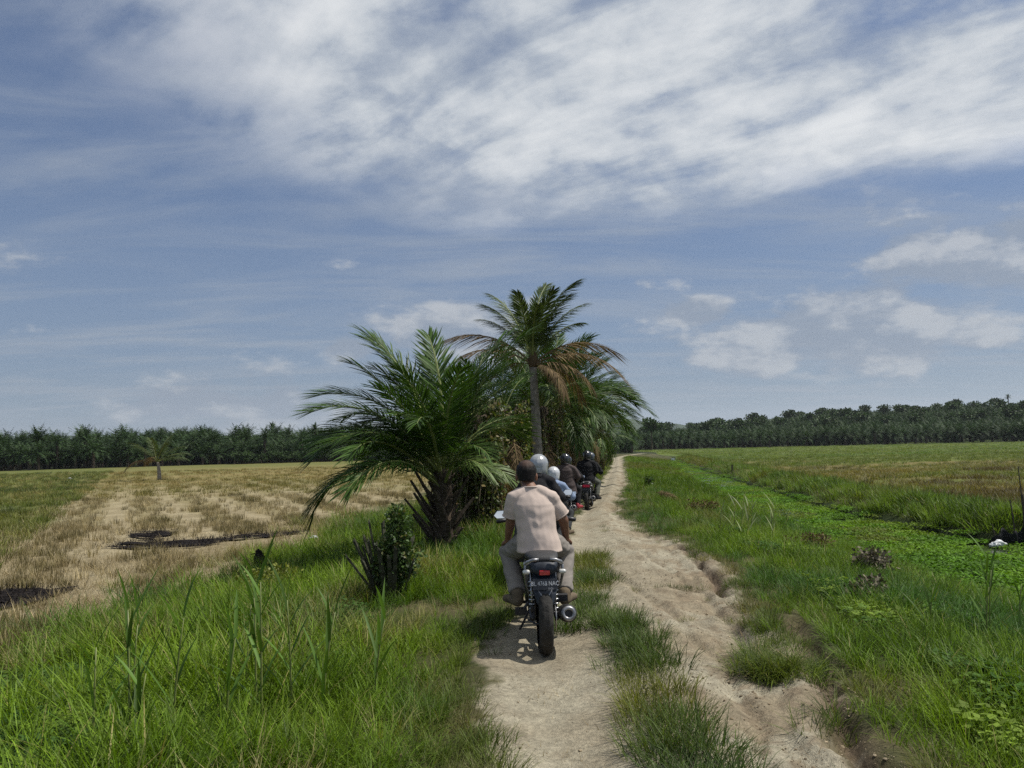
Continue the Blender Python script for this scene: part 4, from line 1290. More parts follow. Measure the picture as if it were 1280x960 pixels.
    # shrouds beside the tank, reaching out past the knees
    for s in (-1, 1):
        bm = bmesh.new()
        add_loft(bm, [[(s * x, y - .10 * q, z + h_), (s * (x + .03), y, z + h_ * .4), (s * (x + .025), y + .05, z - h_), (s * x, y - .06, z - h_)] for x, y, z, h_, q in ((.16, .86, .84, .05, .4), (.21, .98, .76, .13, .8), (.22, 1.04, .62, .16, 1), (.19, 1.03, .46, .10, .6))])
        bm_obj('tank_shroud', bm, M_BLACK, t, False, .006)
    # forks, bar, mirrors, headlamp
    for s in (-1, 1):
        bm = bmesh.new()
        add_tube(bm, [(s * .085, 1.30, .285), (s * .085, 1.18, .62), (s * .085, 1.08, .93)], [.024, .02, .018], 8)
        bm_obj('fork', bm, M_STEEL, t, True)
    bm = bmesh.new()
    add_tube(bm, [(-.36, .90, 1.0), (-.20, .97, 1.02), (-.07, 1.04, .96), (.07, 1.04, .96), (.20, .97, 1.02), (.36, .90, 1.0)], .011, 8)
    hb_ = bm_obj('handlebar', bm, M_DARKM, t, True)
    for s in (-1, 1):
        bm = bmesh.new(); add_tube(bm, [(s * .25, .95, 1.013), (s * .37, .898, 1.0)], .019, 10); bm_obj('grip', bm, M_BLACK, hb_, True)
        bm = bmesh.new(); add_tube(bm, [(s * .20, .985, 1.03), (s * .28, 1.0, 1.02), (s * .36, .955, 1.005)], .007, 6); bm_obj('lever', bm, M_ALU, hb_, True)
    for s, ch in ((-1, 'l'), (1, 'r')):
        if ch not in mirrors: continue
        c = Vector((s * .335, .96, 1.06))
        bm = bmesh.new(); add_tube(bm, [(s * .24, .965, 1.02), (s * .28, .985, 1.05), tuple(c + Vector((0, .02, 0)))], .007, 6)
        mr = bm_obj('mirror', bm, M_BLACK, t, True)
        hexa = [(-.062, -.008), (-.030, .034), (.048, .038), (.062, .006), (.045, -.034), (-.035, -.036)]
        bm = bmesh.new()
        add_loft(bm, [[tuple(c + Vector((x * q, dy_, z * q))) for x, z in hexa] for q, dy_ in ((1.08, 0), (1.08, .015), (.55, .045))])
        bm_obj('shell', bm, M_BLACK, mr, False, .003)
        bm = bmesh.new()
        vs = [bm.verts.new(c + Vector((x * .98, -.004, z * .98))) for x, z in hexa]
        ff = bm.faces.new(vs); bmesh.ops.extrude_face_region(bm, geom=[ff])
        for v in vs: v.co.y += .003
        bmesh.ops.rotate(bm, verts=list(bm.verts), cent=c, matrix=Matrix.Rotation(R(-16), 3, 'X'))
        bmesh.ops.translate(bm, verts=list(bm.verts), vec=(0, -.010, 0))
        bm_obj('mirror_glass', bm, M_GLASS, mr)
    bm = bmesh.new()
    add_loft(bm, [ell(0, y, z, rx, rz_, 16, 2.4) for y, z, rx, rz_ in ((1.02, .93, .08, .07), (1.10, .92, .12, .11), (1.20, .88, .12, .12), (1.26, .86, .09, .09))])
    bm_obj('headlamp_cowl', bm, paint, t, True)
    bm = bmesh.new()
    add_loft(bm, [[(-wd, y, z), (0, y, z + .03), (wd, y, z), (wd * .8, y, z - .012), (0, y, z + .016), (-wd * .8, y, z - .012)] for y, z, wd in ((1.02, .46, .04), (1.12, .55, .055), (1.30, .595, .06), (1.48, .54, .05), (1.56, .46, .03))])
    bm_obj('front_mudguard', bm, paint, t)
    # exhaust on the right
    bm = bmesh.new()
    add_tube(bm, [(.08, .80, .28), (.14, .60, .22), (.17, .42, .24), (.18, .32, .27)], .022, 10)
    add_tube(bm, [(.18, .34, .265), (.18, .26, .28), (.185, .02, .325), (.187, -.10, .345), (.187, -.125, .35)], [.03, .062, .072, .07, .06], 20)
    ex = bm_obj('exhaust', bm, M_CHAR, t, True)
    bm = bmesh.new()
    d = Vector((.002, -.98, .17)).normalized()
    add_lathe(bm, [(.058, -.02), (.060, .010), (.050, .026), (.030, .022), (.027, .0), (.027, -.02)], 24, 'Z')
    bmesh.ops.rotate(bm, verts=list(bm.verts), cent=(0, 0, 0), matrix=d.to_track_quat('Z', 'Y').to_matrix())
    bmesh.ops.translate(bm, verts=list(bm.verts), vec=(.187, -.118, .349))
    bm_obj('exhaust_tip', bm, M_ALU, ex, True)
    bm = bmesh.new(); add_box(bm, (.187 - .0, -.126, .351), (.052, .004, .052), (R(-10), 0, 0)); bm_obj('exhaust_bore', bm, M_BLACK, ex, False, .0015)
    # pegs and side stand
    for s in (-1, 1):
        bm = bmesh.new(); add_tube(bm, [(s * .12, .50, .33), (s * .25, .50, .335)], .014, 8); add_box(bm, (s * .20, .50, .352), (.10, .045, .012)); bm_obj('footpeg', bm, M_BLACK, t)
        bm = bmesh.new(); add_box(bm, (s * .185 if s < 0 else .16, .20, .315 if s < 0 else .42), (.10, .09, .05)); add_tube(bm, [(s * .12, .22, .38), (s * .17, .20, .32 if s < 0 else .42)], .012, 6); bm_obj('passenger_peg', bm, M_BLACK, t, False)
    bm = bmesh.new(); add_tube(bm, [(-.11, .45, .26), (-.17, .25, .20), (-.20, .12, .185)], [.013, .011, .011], 6); add_tube(bm, [(-.12, .3, .22), (-.06, .16, .21), (-.03, .10, .23)], .009, 6); bm_obj('side_stand', bm, M_DARKM, t)
    return t

# ------------------------------------------------------------------ people
_sph = None
def sphere_pts(c, r, n=7):
    c = Vector(c)
    r = r if hasattr(r, '__len__') else (r, r, r)
    out = []
    for i in range(n + 1):
        a = PI * i / n
        m = 1 if i in (0, n) else 12
        for k in range(m):
            b = 2 * PI * k / m
            out.append(c + Vector((math.sin(a) * math.cos(b) * r[0], math.sin(a) * math.sin(b) * r[1], math.cos(a) * r[2])))
    return out
def ring_pts(c, d, r, n=14):
    d = Vector(d).normalized(); a = d.orthogonal().normalized(); b = d.cross(a)
    return [Vector(c) + (a * math.cos(2 * PI * k / n) + b * math.sin(2 * PI * k / n)) * r for k in range(n)]
def ering(c, rx, ry, tiltx=0.0, n=20):
    m = Matrix.Rotation(tiltx, 3, 'X')
    return [Vector(c) + m @ Vector((rx * math.cos(2 * PI * k / n), ry * math.sin(2 * PI * k / n), 0)) for k in range(n)]

class Lump:
    """overlapping convex pieces fused into one smooth skin"""
    def __init__(self): self.parts = []
    def cone(self, a, ra, b, rb): self.parts.append(sphere_pts(a, ra) + sphere_pts(b, rb))
    def tube(self, a, ra, b, rb):
        d = Vector(b) - Vector(a); self.parts.append(ring_pts(a, d, ra) + ring_pts(b, d, rb))
    def ball(self, c, r): self.parts.append(sphere_pts(c, r, 9))
    def rings(self, rs):
        for a, b in zip(rs, rs[1:]): self.parts.append(a + b)
    def chain(self, pts, rs):
        for a, b, ra, rb in zip(pts, pts[1:], rs, rs[1:]): self.cone(a, ra, b, rb)
    def build(self, name, mat, parent, voxel, smooth=4, cut=None, fold=0.0, fscale=14, fdir=(1, 1, 1), seed=0):
        bm = bmesh.new()
        for ps in self.parts:
            vs = [bm.verts.new(p) for p in ps]
            res = bmesh.ops.convex_hull(bm, input=vs)
            bmesh.ops.delete(bm, geom=list({v for v in res['geom_interior'] + res['geom_unused'] if isinstance(v, bmesh.types.BMVert) and v.is_valid}), context='VERTS')
        me = bpy.data.meshes.new(name); bm.to_mesh(me); bm.free()
        tmp = bpy.data.objects.new(name, me); col.objects.link(tmp)
        md = tmp.modifiers.new('r', 'REMESH'); md.mode = 'VOXEL'; md.voxel_size = voxel; md.use_smooth_shade = True
        s = tmp.modifiers.new('s', 'SMOOTH'); s.factor = .5; s.iterations = smooth
        dg = bpy.context.evaluated_depsgraph_get()
        out = bpy.data.meshes.new_from_object(tmp.evaluated_get(dg))
        bpy.data.objects.remove(tmp)
        n = len(out.vertices)
        if fold > 0 and n:
            co = np.empty(n * 3, np.float32); out.vertices.foreach_get('co', co); co = co.reshape(-1, 3)
            no = np.empty(n * 3, np.float32); out.vertex_normals.foreach_get('vector', no); no = no.reshape(-1, 3)
            def wr_(c):
                q = math.copysign(1, c[0])
                u_ = c[0] * q * .55 + c[2] * .83; v_ = c[0] * q * .83 - c[2] * .55
                n_a = mnoise.noise(Vector((u_ * fscale * .45 + seed, c[1] * fscale * .5, v_ * fscale * 1.5)))
                n_b = mnoise.noise(Vector((c[0] * fscale * .35, c[1] * fscale * .4 + seed, c[2] * fscale * fdir[2] * 1.3 + n_a)))
                return (.5 - abs(n_a) * 1.6) * .8 + n_b * .9
            dsp = np.array([wr_(c) for c in co], np.float32)
            co += no * (dsp * fold)[:, None]
            out.vertices.foreach_set('co', co.ravel())
        if cut is not None:
            bm = bmesh.new(); bm.from_mesh(out)
            bmesh.ops.delete(bm, geom=[v for v in bm.verts if cut(v.co)], context='VERTS')
            bm.to_mesh(out); bm.free()
        out.polygons.foreach_set('use_smooth', np.ones(len(out.polygons), dtype=bool))
        out.materials.clear()
        return link_mesh(name, out, mat, parent)

def fabric(name, colr, rough=.9, noise=.08, bump=.12):
    return mat_plain(name, colr, rough, noise=noise, scale=5, bump=bump, bscale=9, spec=.15)
M_SKIN = mat_plain('skin', (.19, .095, .058), .5, noise=.15, scale=12, spec=.35)
M_HAIR = mat_plain('hair', (.010, .008, .007), .6, noise=.4, scale=60, bump=.3, bscale=200, spec=.2)
def thin_hair():
    m = mat_plain('thinning_hair', (.010, .008, .007), .6, noise=.4, scale=60, bump=.3, bscale=200, spec=.2)
    t = m.node_tree; b = next(n for n in t.nodes if n.type == 'BSDF_PRINCIPLED')
    q = NT.__new__(NT); q.t, q.n = t, t.nodes
    a = q.add('ShaderNodeAttribute', attribute_type='GEOMETRY', attribute_name='thin').outputs['Fac']
    src = b.inputs['Base Color'].links[0].from_socket
    q.link(q.mix(q.math('MULTIPLY', a, .75), src, (.10, .055, .038)), b.inputs['Base Color'])
    return m
M_HAIRT = thin_hair()
M_TEE = fabric('pink_cotton', (.50, .41, .355))
M_TROU = fabric('grey_twill', (.23, .208, .185))
M_SHOE = mat_plain('suede_shoe', (.135, .105, .07), .9, noise=.25, scale=14, spec=.2)
M_BLUEH = fabric('blue_fleece', (.22, .28, .40))
M_BROWNJ = fabric('brown_jacket_cloth', (.075, .058, .055), .75)
M_BLACKC = fabric('black_cloth', (.016, .016, .018), .85)
M_DENIM = fabric('dark_denim', (.045, .048, .05))
M_OLIVE = fabric('grey_green_trousers', (.10, .105, .085))
M_SILV = mat_plain('silver_helmet', (.36, .37, .38), .3, .3, noise=.08, scale=10, coat=.5)
M_SILV2 = mat_plain('pale_helmet', (.55, .56, .57), .3, .1, noise=.08, scale=10, coat=.5)
M_BHELM = mat_plain('black_helmet', (.02, .021, .025), .2, noise=.2, scale=10, coat=.6)
M_GHELM = mat_plain('grey_helmet', (.05, .06, .07), .25, noise=.2, scale=10, coat=.6)
M_REDS = mat_plain('red_shoe', (.30, .02, .03), .6, noise=.2, scale=14)
M_VISOR = mat_plain('visor_dark', (.015, .017, .02), .12, spec=.6)

def hand(L, wrist, d, down, side, open_=.35, s=1.0):
    """palm and five bent fingers laid along d, curling towards down; side = +1 right, -1 left"""
    d = Vector(d).normalized(); dn = Vector(down); dn = (dn - d * dn.dot(d)).normalized(); ac = d.cross(dn).normalized() * side
    w0 = Vector(wrist)
    L.cone(w0, .028 * s, w0 + d * .035 * s, .030 * s)
    for k in range(4):
        off = (k - 1.5) * .021 * s
        kn = w0 + d * .085 * s + ac * off
        L.cone(w0 + d * .02 * s + ac * off * .7, .016 * s, kn, .0125 * s)
        ln = (.074, .084, .078, .060)[k] * s
        a1 = d * math.cos(open_) + dn * math.sin(open_) + ac * off * 1.2
        m = kn + a1 * ln * .5
        a2 = d * math.cos(open_ * 2.2) + dn * math.sin(open_ * 2.2) + ac * off
        L.chain([kn, m, m + a2 * ln * .32, m + a2 * ln * .30 + (a2 * .6 + dn).normalized() * ln * .24], [.0105 * s, .0095 * s, .009 * s, .0075 * s])
    th = w0 + d * .025 * s - ac * .03 * s
    L.chain([w0 + d * .01 * s - ac * .015 * s, th + dn * .01, th + d * .032 * s - ac * .014 * s + dn * .016, th + d * .058 * s - ac * .012 * s + dn * .024], [.018 * s, .015 * s, .012 * s, .009 * s])

def rider(label, loc, rz, lean=0.0, seat=(0, .40, .79), neck_f=(.0, .12), torso=.50, head_yaw=0.0, top=M_TEE, legs=M_TROU, shoes=M_SHOE, sleeve='short',
          hands='knees', helmet=None, voxel=.0095, knee=(.27, .40, -.05), foot=(.235, .12, .345), scale=1.0, hood=None, collar=None, bagstrap=False, head_off=(0, 0, 0), hem=.0, wide=1.0, shw=.178, hs=1.0):
    """seated figure facing +Y, hips on the saddle at seat"""
    t = empty('person', loc, rz); t.rotation_euler = (0, lean, rz); t.scale = (scale,) * 3
    tag(t, label, 'person')
    S = Vector(seat); sx = neck_f[0]; f = neck_f[1]
    hipz = S.z + .09
    W = wide
    P_ = lambda k, x=0, dy=0: Vector((S.x + sx * k + x, S.y + f * math.copysign(abs(k) ** 1.2, k) + dy, hipz + torso * k))
    sh = [P_(.83, s * shw * W, .005) for s in (-1, 1)]
    nk, hd = P_(1.02, 0, .01), P_(1.28, 0, .045) + Vector(head_off)
    # limbs
    if hands == 'knees':
        el = [Vector((S.x + s * .238, S.y + f * .7 + .06, hipz + torso * .37)) for s in (-1, 1)]
        kn0 = [Vector((S.x + s * knee[0], S.y + knee[1], S.z + knee[2])) for s in (-1, 1)]
        wr = [k_ + Vector((s * .005, -.10, .115)) for s, k_ in zip((-1, 1), kn0)]
        hdir = [(k_ + Vector((s * .02, .02, .075)) - w_) for s, k_, w_ in zip((-1, 1), kn0, wr)]
    else:
        bar = Vector((0, .915, 1.02))
        wr = [Vector((s * .315, bar.y - .09, bar.z + .035)) for s in (-1, 1)]
        el = [((sh[i] + wr[i]) / 2 + Vector((s * .085, -.05, -.115))) for i, s in enumerate((-1, 1))]
        hdir = [Vector((0, 1, -.15))] * 2
    if hands == 'lap':
        wr = [Vector((S.x + s * .16, S.y + .30, S.z + .16)) for s in (-1, 1)]
        el = [Vector((S.x + s * .26, S.y + f * .6 + .03, hipz + torso * .40)) for s in (-1, 1)]
        hdir = [Vector((-s * .3, .9, -.15)) for s in (-1, 1)]
    hp = [Vector((S.x + s * .085, S.y + .03, S.z + .085)) for s in (-1, 1)]
    kn = [Vector((S.x + s * knee[0], S.y + knee[1], S.z + knee[2])) for s in (-1, 1)]
    an = [Vector((s * foot[0], S.y + foot[1], foot[2] + .085)) for s in (-1, 1)]
    B = Lump()
    tor = [ering(P_(-.12), .165, .12), ering(P_(.15), .155 * W, .11), ering(P_(.45), .16 * W, .11), ering(P_(.72), .165 * W, .112), ering(P_(.86), .135 * W, .085), ering(P_(1.0), .062, .062)]
    B.rings(tor)
    for i, s in enumerate((-1, 1)):
        B.cone(P_(.93, s * .07), .058, sh[i], .062)
        B.cone(sh[i], .066, el[i], .046)
        B.cone(el[i], .047, wr[i], .028)
        hand(B, wr[i], hdir[i], (0, 0, -1), s, .45 if hands == 'knees' else .95)
        B.cone(hp[i], .095, kn[i], .066); B.cone(kn[i], .064, an[i], .042)
        B.cone(an[i], .04, an[i] + Vector((0, -.03, -.06)), .038); B.cone(an[i] + Vector((0, -.03, -.055)), .036, an[i] + Vector((s * .02, .15, -.062)), .03)
    B.cone(P_(.94), .064 * hs, hd + Vector((0, -.02, -.06)), .058)
    rot = Matrix.Rotation(head_yaw, 3, 'Z')
    HP = lambda x, y, z: hd + rot @ (Vector((x, y, z)) * hs)
    B.ball(HP(0, .0, .025), (.076 * hs, .094 * hs, .092 * hs)); B.cone(HP(0, .03, -.045), .062, HP(0, .062, -.085), .036)
    B.ball(HP(0, .088, -.012), (.014, .022, .024)); B.ball(HP(0, .078, -.058), (.024, .016, .011)); B.ball(HP(0, .07, .03), (.055, .02, .014))
    for s in (-1, 1):
        B.ball(HP(s * .079, -.004, -.012), (.014, .026, .040)); B.ball(HP(s * .03, .078, .008), (.012, .010, .008))
    B.build('body', M_SKIN, t, voxel * .8, 3)
    # top
    T = Lump()
    g = .026 if sleeve == 'short' else .034
    T.rings([ering(P_(-.20 - hem, 0, -.005), .20 * W, .150), ering(P_(.02), .192 * W, .142), ering(P_(.25), .176 * W, .128), ering(P_(.5), .180 * W, .128), ering(P_(.72), .185 * W, .128), ering(P_(.87), .15 * W, .10), ering(P_(.98), .080, .078), ering(P_(1.06, 0, .006), .066 * hs, .064 * hs)])
    for i, s in enumerate((-1, 1)):
        T.cone(P_(.95, s * .065), .064, sh[i], .064 + g * .35)
        if sleeve == 'short':
            m = sh[i].lerp(el[i], .80)
            T.tube(sh[i].lerp(el[i], .06), .064 + g * .4, m, .068 + g * .6)
        else:
            T.cone(sh[i], .064 + g * .4, el[i], .05 + g * .8); T.tube(el[i], .05 + g * .9, el[i].lerp(wr[i], .93), .034 + g * .6); T.ball(el[i], .05 + g * .95)
    T.build('shirt' if sleeve == 'short' else 'jacket', top, t, voxel, 4, fold=.0095 if sleeve == 'short' else .013, fscale=7, fdir=(1.0, 1, 1.5), seed=S.y * 10)
    if sleeve == 'short':
        bm = bmesh.new(); cc_ = P_(1.045, 0, .005)
        add_tube(bm, [cc_ + Vector((math.cos(a) * .066 * hs, math.sin(a) * .066 * hs, -.012 * math.sin(a))) for a in [2 * PI * k / 20 for k in range(21)]], .0085, 6, False)
        bm_obj('neckband', bm, top, t, True)
        for i, s in enumerate((-1, 1)):
            m = sh[i].lerp(el[i], .765); bm = bmesh.new()
            rp = ring_pts(m, el[i] - sh[i], .067 + g * .52, 20)
            add_tube(bm, rp + rp[:1], .0065, 6, False)
            bm_obj('sleeve_hem', bm, top, t, True)
    # trousers
    Q = Lump()
    Q.rings([ering((S.x, S.y, S.z - .005), .165, .14), ering(P_(-.08), .175, .130), ering(P_(.06), .160, .112)])
    for i, s in enumerate((-1, 1)):
        Q.cone(hp[i], .112, kn[i] + Vector((0, -.01, 0)), .088)
        Q.cone(kn[i], .084, kn[i].lerp(an[i], .5), .078)
        Q.tube(kn[i].lerp(an[i], .35), .080, kn[i].lerp(an[i], .97), .074)
    Q.build('trousers', legs, t, voxel, 3, fold=.009, fscale=11, fdir=(1, 1, 1.6), seed=3 + S.y)
    for i, s in enumerate((-1, 1)):
        H_ = Lump(); a = an[i]
        H_.cone(a + Vector((0, -.02, .0)), .056, a + Vector((0, -.045, -.055)), .050); H_.cone(a + Vector((0, -.045, -.055)), .048, a + Vector((s * .05, .09, -.058)), .046); H_.cone(a + Vector((s * .05, .09, -.058)), .046, a + Vector((s * .10, .155, -.066)), .034)
        H_.build('shoe', shoes, t, voxel * .9, 2, cut=None)
    # head
    if helmet is None:
        Hh = Lump(); Hh.ball(HP(0, -.008, .032), (.084 * hs, .101 * hs, .094 * hs)); Hh.cone(HP(0, -.04, -.02), .068 * hs, HP(0, -.035, .03), .074 * hs)
        ho = Hh.build('hair', M_HAIRT, t, .007, 2, cut=lambda c: (rot.transposed() @ (c - hd)).y > .035 + max(0, (c.z - hd.z - .02)) * .6 or c.z < hd.z - .046, fold=0)
        cw = HP(0, -.055, .105); at_ = ho.data.attributes.new('thin', 'FLOAT', 'POINT')
        at_.data.foreach_set('value', np.array([max(0, 1 - (v.co - cw).length / .075) ** .7 for v in ho.data.vertices], np.float32))
    else:
        Hh = Lump(); Hh.ball(HP(0, -.005, .035), (.128, .150, .135)); Hh.cone(HP(0, -.03, -.035), .118, HP(0, -.03, .0), .122)
        ho = Hh.build('helmet', helmet, t, .011, 3, cut=lambda c: ((rot.transposed() @ (c - hd)).y > .045 and c.z < hd.z + .06) or c.z < hd.z - .105)
        bm = bmesh.new()
        secs = []
        for k in range(13):
            a = PI * k / 12 - PI / 2
            c = HP(math.sin(a) * .131, math.cos(a) * .148 - .0, 0)
            secs.append([tuple(c + Vector((0, 0, z))) for z in (.095, .00)])
        vs = [[bm.verts.new(p) for p in s_] for s_ in secs]
        for a_, b_ in zip(vs, vs[1:]): bm.faces.new((a_[0], b_[0], b_[1], a_[1]))
        bmesh.ops.solidify(bm, geom=list(bm.faces), thickness=.004)
        bm_obj('visor', bm, M_VISOR, ho, True)
        bm = bmesh.new()
        add_tube(bm, [HP(math.sin(a) * .118, -.03 - math.cos(a) * .115, -.098) for a in [R(-100 + 20 * k) for k in range(11)]], .010, 6)
        bm_obj('helmet_trim', bm, M_BLACK, ho, True)
    if hood is not None:
        Hd = Lump()
        Hd.chain([P_(.97, -.10, -.03), P_(.98, -.05, -.10), P_(.98, .05, -.10), P_(.97, .10, -.03)], [.045, .055, .055, .045]); Hd.cone(P_(.95, 0, -.10), .06, P_(.80, 0, -.12), .045)
        Hd.build('hood', hood, t, voxel, 4, fold=.008, fscale=14)
    if collar is not None:
        Cc = Lump(); Cc.tube(P_(.92), .085, P_(1.07, 0, .01), .070)
        Cc.build('collar', collar, t, voxel, 2)
    if bagstrap:
        bm = bmesh.new()
        add_tube(bm, [P_(.99, .10, -.03), P_(.85, .03, -.155), P_(.6, -.07, -.165), P_(.3, -.15, -.13)], .012, 6)
        bm_obj('bag_strap', bm, M_BLACKC, t, True)
    return t

def gz(x, y): return float(height(x, y))
# near rider
ax, ay = .22, 6.56
motorcycle('motorcycle', 'dark motorcycle with black number plate and red tail light under the pink-shirted rider', (ax, ay, gz(ax, ay)), R(1.5), R(0), plate=('BL 4768 NAC', '11·21'), mirrors='l', paint=M_NAVY)
rider('bareheaded rider in a pale pink t-shirt and grey trousers, back turned', (ax, ay, gz(ax, ay)), R(1.5), seat=(-.01, .42, .775), neck_f=(-.045, .13), torso=.44, head_off=(-.025, 0, .005), voxel=.0085, knee=(.262, .34, -.045), foot=(.205, .02, .33), shw=.162, hs=1.14)
# silver helmet
bx, by = .22, 9.3
motorcycle('motorcycle', 'grey motorcycle hidden behind the rider in the pink shirt', (bx, by, gz(bx, by)), R(-8), paint=M_GREYP, mirrors='lr')
rider('rider in a large silver helmet and black jacket', (bx, by, gz(bx, by)), R(-8), seat=(0, .42, .77), neck_f=(0, .14), torso=.42, top=M_BLACKC, legs=M_DENIM, sleeve='long', hands='lap', helmet=M_SILV, voxel=.013, collar=M_BLACKC, wide=.86)
# blue hoodie
qx, qy = .54, 12.0
motorcycle('motorcycle', 'dark step-through motorcycle under the rider in the blue hoodie', (qx, qy, gz(qx, qy)), R(-9), paint=M_BLACK, big=False, mirrors='r', scale=.84)
rider('small rider in a pale blue hoodie and shiny pale helmet, black strap across the back', (qx, qy, gz(qx, qy)), R(-9), seat=(0, .40, .76), neck_f=(0, .13), torso=.45, top=M_BLUEH, legs=M_DENIM, sleeve='long', hands='bar', helmet=M_SILV2, voxel=.014, hood=M_BLUEH, bagstrap=True, scale=.84)
# brown jacket with a companion in front
dx_, dy_ = 1.14, 17.4
motorcycle('motorcycle', 'black motorcycle carrying the passenger in the brown jacket', (dx_, dy_, gz(dx_, dy_)), R(-10), paint=M_BLACK, mirrors='r', scale=.87)
rider('passenger in a dark brown jacket and black helmet with red shoes', (dx_, dy_, gz(dx_, dy_)), R(-10), seat=(.02, .18, .80), neck_f=(-.05, .06), torso=.50, top=M_BROWNJ, legs=M_BLACKC, shoes=M_REDS, sleeve='long', hands='lap', helmet=M_BHELM, voxel=.015, knee=(.25, .36, -.03), foot=(.24, .16, .30), scale=.87, hem=.25, wide=1.1)
rider('rider in black steering in front of the brown-jacketed passenger', (dx_, dy_, gz(dx_, dy_)), R(-10), seat=(0, .58, .78), neck_f=(-.03, .10), torso=.47, top=M_BLACKC, legs=M_DENIM, sleeve='long', hands='bar', helmet=M_BHELM, voxel=.017, knee=(.24, .30, -.05), foot=(.2, -.02, .33), scale=.87)
# black jacket leading the line
ex_, ey_ = 1.88, 20.6
motorcycle('motorcycle', 'black motorcycle with wide pink-red tail lamp leading the line', (ex_, ey_, gz(ex_, ey_)), R(-11), paint=M_BLACK, lens=M_PINK, mirrors='r', lamp_w=.20, scale=.91)
rider('passenger in a black jacket and dark helmet at the head of the line', (ex_, ey_, gz(ex_, ey_)), R(-11), seat=(0, .20, .80), neck_f=(.0, .07), torso=.50, top=M_BLACKC, legs=M_OLIVE, shoes=M_BLACKC, sleeve='long', hands='lap', helmet=M_BHELM, voxel=.015, knee=(.28, .38, -.05), foot=(.25, .16, .28), wide=1.15, scale=.91)
rider('rider in a grey helmet steering the leading motorcycle', (ex_, ey_, gz(ex_, ey_)), R(-11), seat=(.03, .60, .78), neck_f=(.03, .10), torso=.47, top=M_BLACKC, legs=M_DENIM, sleeve='long', hands='bar', helmet=M_GHELM, voxel=.017, knee=(.24, .30, -.05), foot=(.2, -.02, .33), scale=.91)

# ------------------------------------------------------------------ far plantations
def far_palm_meshes(seed, h=4.2, L=3.4, nf=22):
    """trunk and crown of a palm as seen from two or three hundred metres"""
    rg = random.Random(seed)
    tr = trunk_mesh(h, .30, .24, seed, n=6, rows=4)
    tr.materials.append(M_OTRUNK)
    V, F, B = [], [], []
    for k in range(nf):
        a = k * 2.39996 + rg.uniform(-.2, .2); f = (k + .5) / nf
        e = R(80 - 105 * f + rg.uniform(-8, 8)); l = L * rg.uniform(.85, 1.1)
        pts = []; p = Vector((0, 0, h)); th = e
        for j in range(6):
            pts.append(p.copy())
            th = e - (.55 + .75 * f) * (j / 5) ** 1.3 * 1.2
            p = p + Vector((math.sin(a) * math.cos(th), math.cos(a) * math.cos(th), math.sin(th))) * l / 5
        s = Vector((math.cos(a), -math.sin(a), 0))
        for sd in (-1, 1):
            for j in range(1, 6):
                for h2 in (0, .5):
                    i0 = min(j - 1, 4); c = pts[i0].lerp(pts[i0 + 1], h2)
                    t = (pts[i0 + 1] - pts[i0]).normalized()
                    wd = l * .24 * math.sin(PI * min(.98, .15 + (j + h2) / 6.6))
                    tip = c + s * sd * wd * .8 + t * wd * .6 + Vector((0, 0, rg.uniform(-.45, .12) * wd))
                    q = len(V); b = rg.random()
                    V += [tuple(c - t * .11), tuple(c + t * .11), tuple(tip)]; B += [b] * 3
                    F.append((q, q + 1, q + 2))
    cr_ = mesh_np('crown', V, F); set_bl(cr_, B); cr_.materials.append(M_FARP)
    return tr, cr_
FAR = [far_palm_meshes(200 + i, 2.3 + .45 * (i % 3), 3.5 + .2 * (i % 2), 26) for i in range(5)]
TALL = [far_palm_meshes(300 + i, (2.8, 4.3, 5.5)[i], 3.5, 28) for i in range(3)]
def far_palm(label, group, x, y, k, s, tall=False):
    tr, cr_ = (TALL if tall else FAR)[k % (3 if tall else 5)]
    t = empty('oil_palm', (x, y, gz(x, y) - .1), k * 1.3); t.scale = (s, s, s)
    tag(t, label, 'palm', group)
    o = bpy.data.objects.new('trunk', tr); col.objects.link(o); o.parent = t
    o = bpy.data.objects.new('crown', cr_); col.objects.link(o); o.parent = t
rg = random.Random(99)
# right: the front row along the green paddy
for k in range(46):
    a = .135 + .475 * k / 45
    d = 236 + 40 * (a - .13) + rg.uniform(-3, 3)
    far_palm('oil palm in the front row along the green paddy', 'front row of the far right plantation', d * math.sin(a), d * math.cos(a), rg.randrange(99), rg.uniform(.95, 1.2))
for k in range(50):
    a = -.64 + .43 * k / 49
    d = 168 + rg.uniform(-4, 4)
    far_palm('palm at the edge of the plantation behind the harvested field', 'front row of the far left plantation', d * math.sin(a), d * math.cos(a), rg.randrange(99), rg.uniform(.8, 1.08), k % 5 in (1, 3))
# the mass of the plantations behind those rows
def tree_proto(name, trunk_me, crown_me):
    bm = bmesh.new(); bm.from_mesh(trunk_me); n0 = len(bm.faces); bm.from_mesh(crown_me)
    bm.faces.ensure_lookup_table()
    for i, f in enumerate(bm.faces): f.material_index = 0 if i < n0 else 1
    me = bpy.data.meshes.new(name); bm.to_mesh(me); bm.free()
    return me
def forest_coll(name, pairs):
    c = bpy.data.collections.new(name)
    for i, (a, b) in enumerate(pairs):
        me = tree_proto(f'{name}{i}', a, b); me.materials.append(M_OTRUNK); me.materials.append(b.materials[0])
        c.objects.link(bpy.data.objects.new(f'{name}_{i:02d}', me))
    return c
M_BROAD = mat_leaf('far_tree_leaf', (.042, .075, .02), trans=.14, rough=.6, spec=.25, var=.5)
def broad_tree(seed, h=9.0, r=3.4):
    tr = trunk_mesh(h * .6, .25, .14, seed, n=6, rows=4); tr.materials.append(M_OTRUNK)
    me = leaf_cloud(420, r, r, r * .85, .95, seed, h * .68, .4); me.materials.append(M_BROAD)
    return tr, me
BROAD = [broad_tree(400 + i, 8 + i, 3.2 + .3 * i) for i in range(4)]
C_FOR = forest_coll('far_oil_palm', FAR)
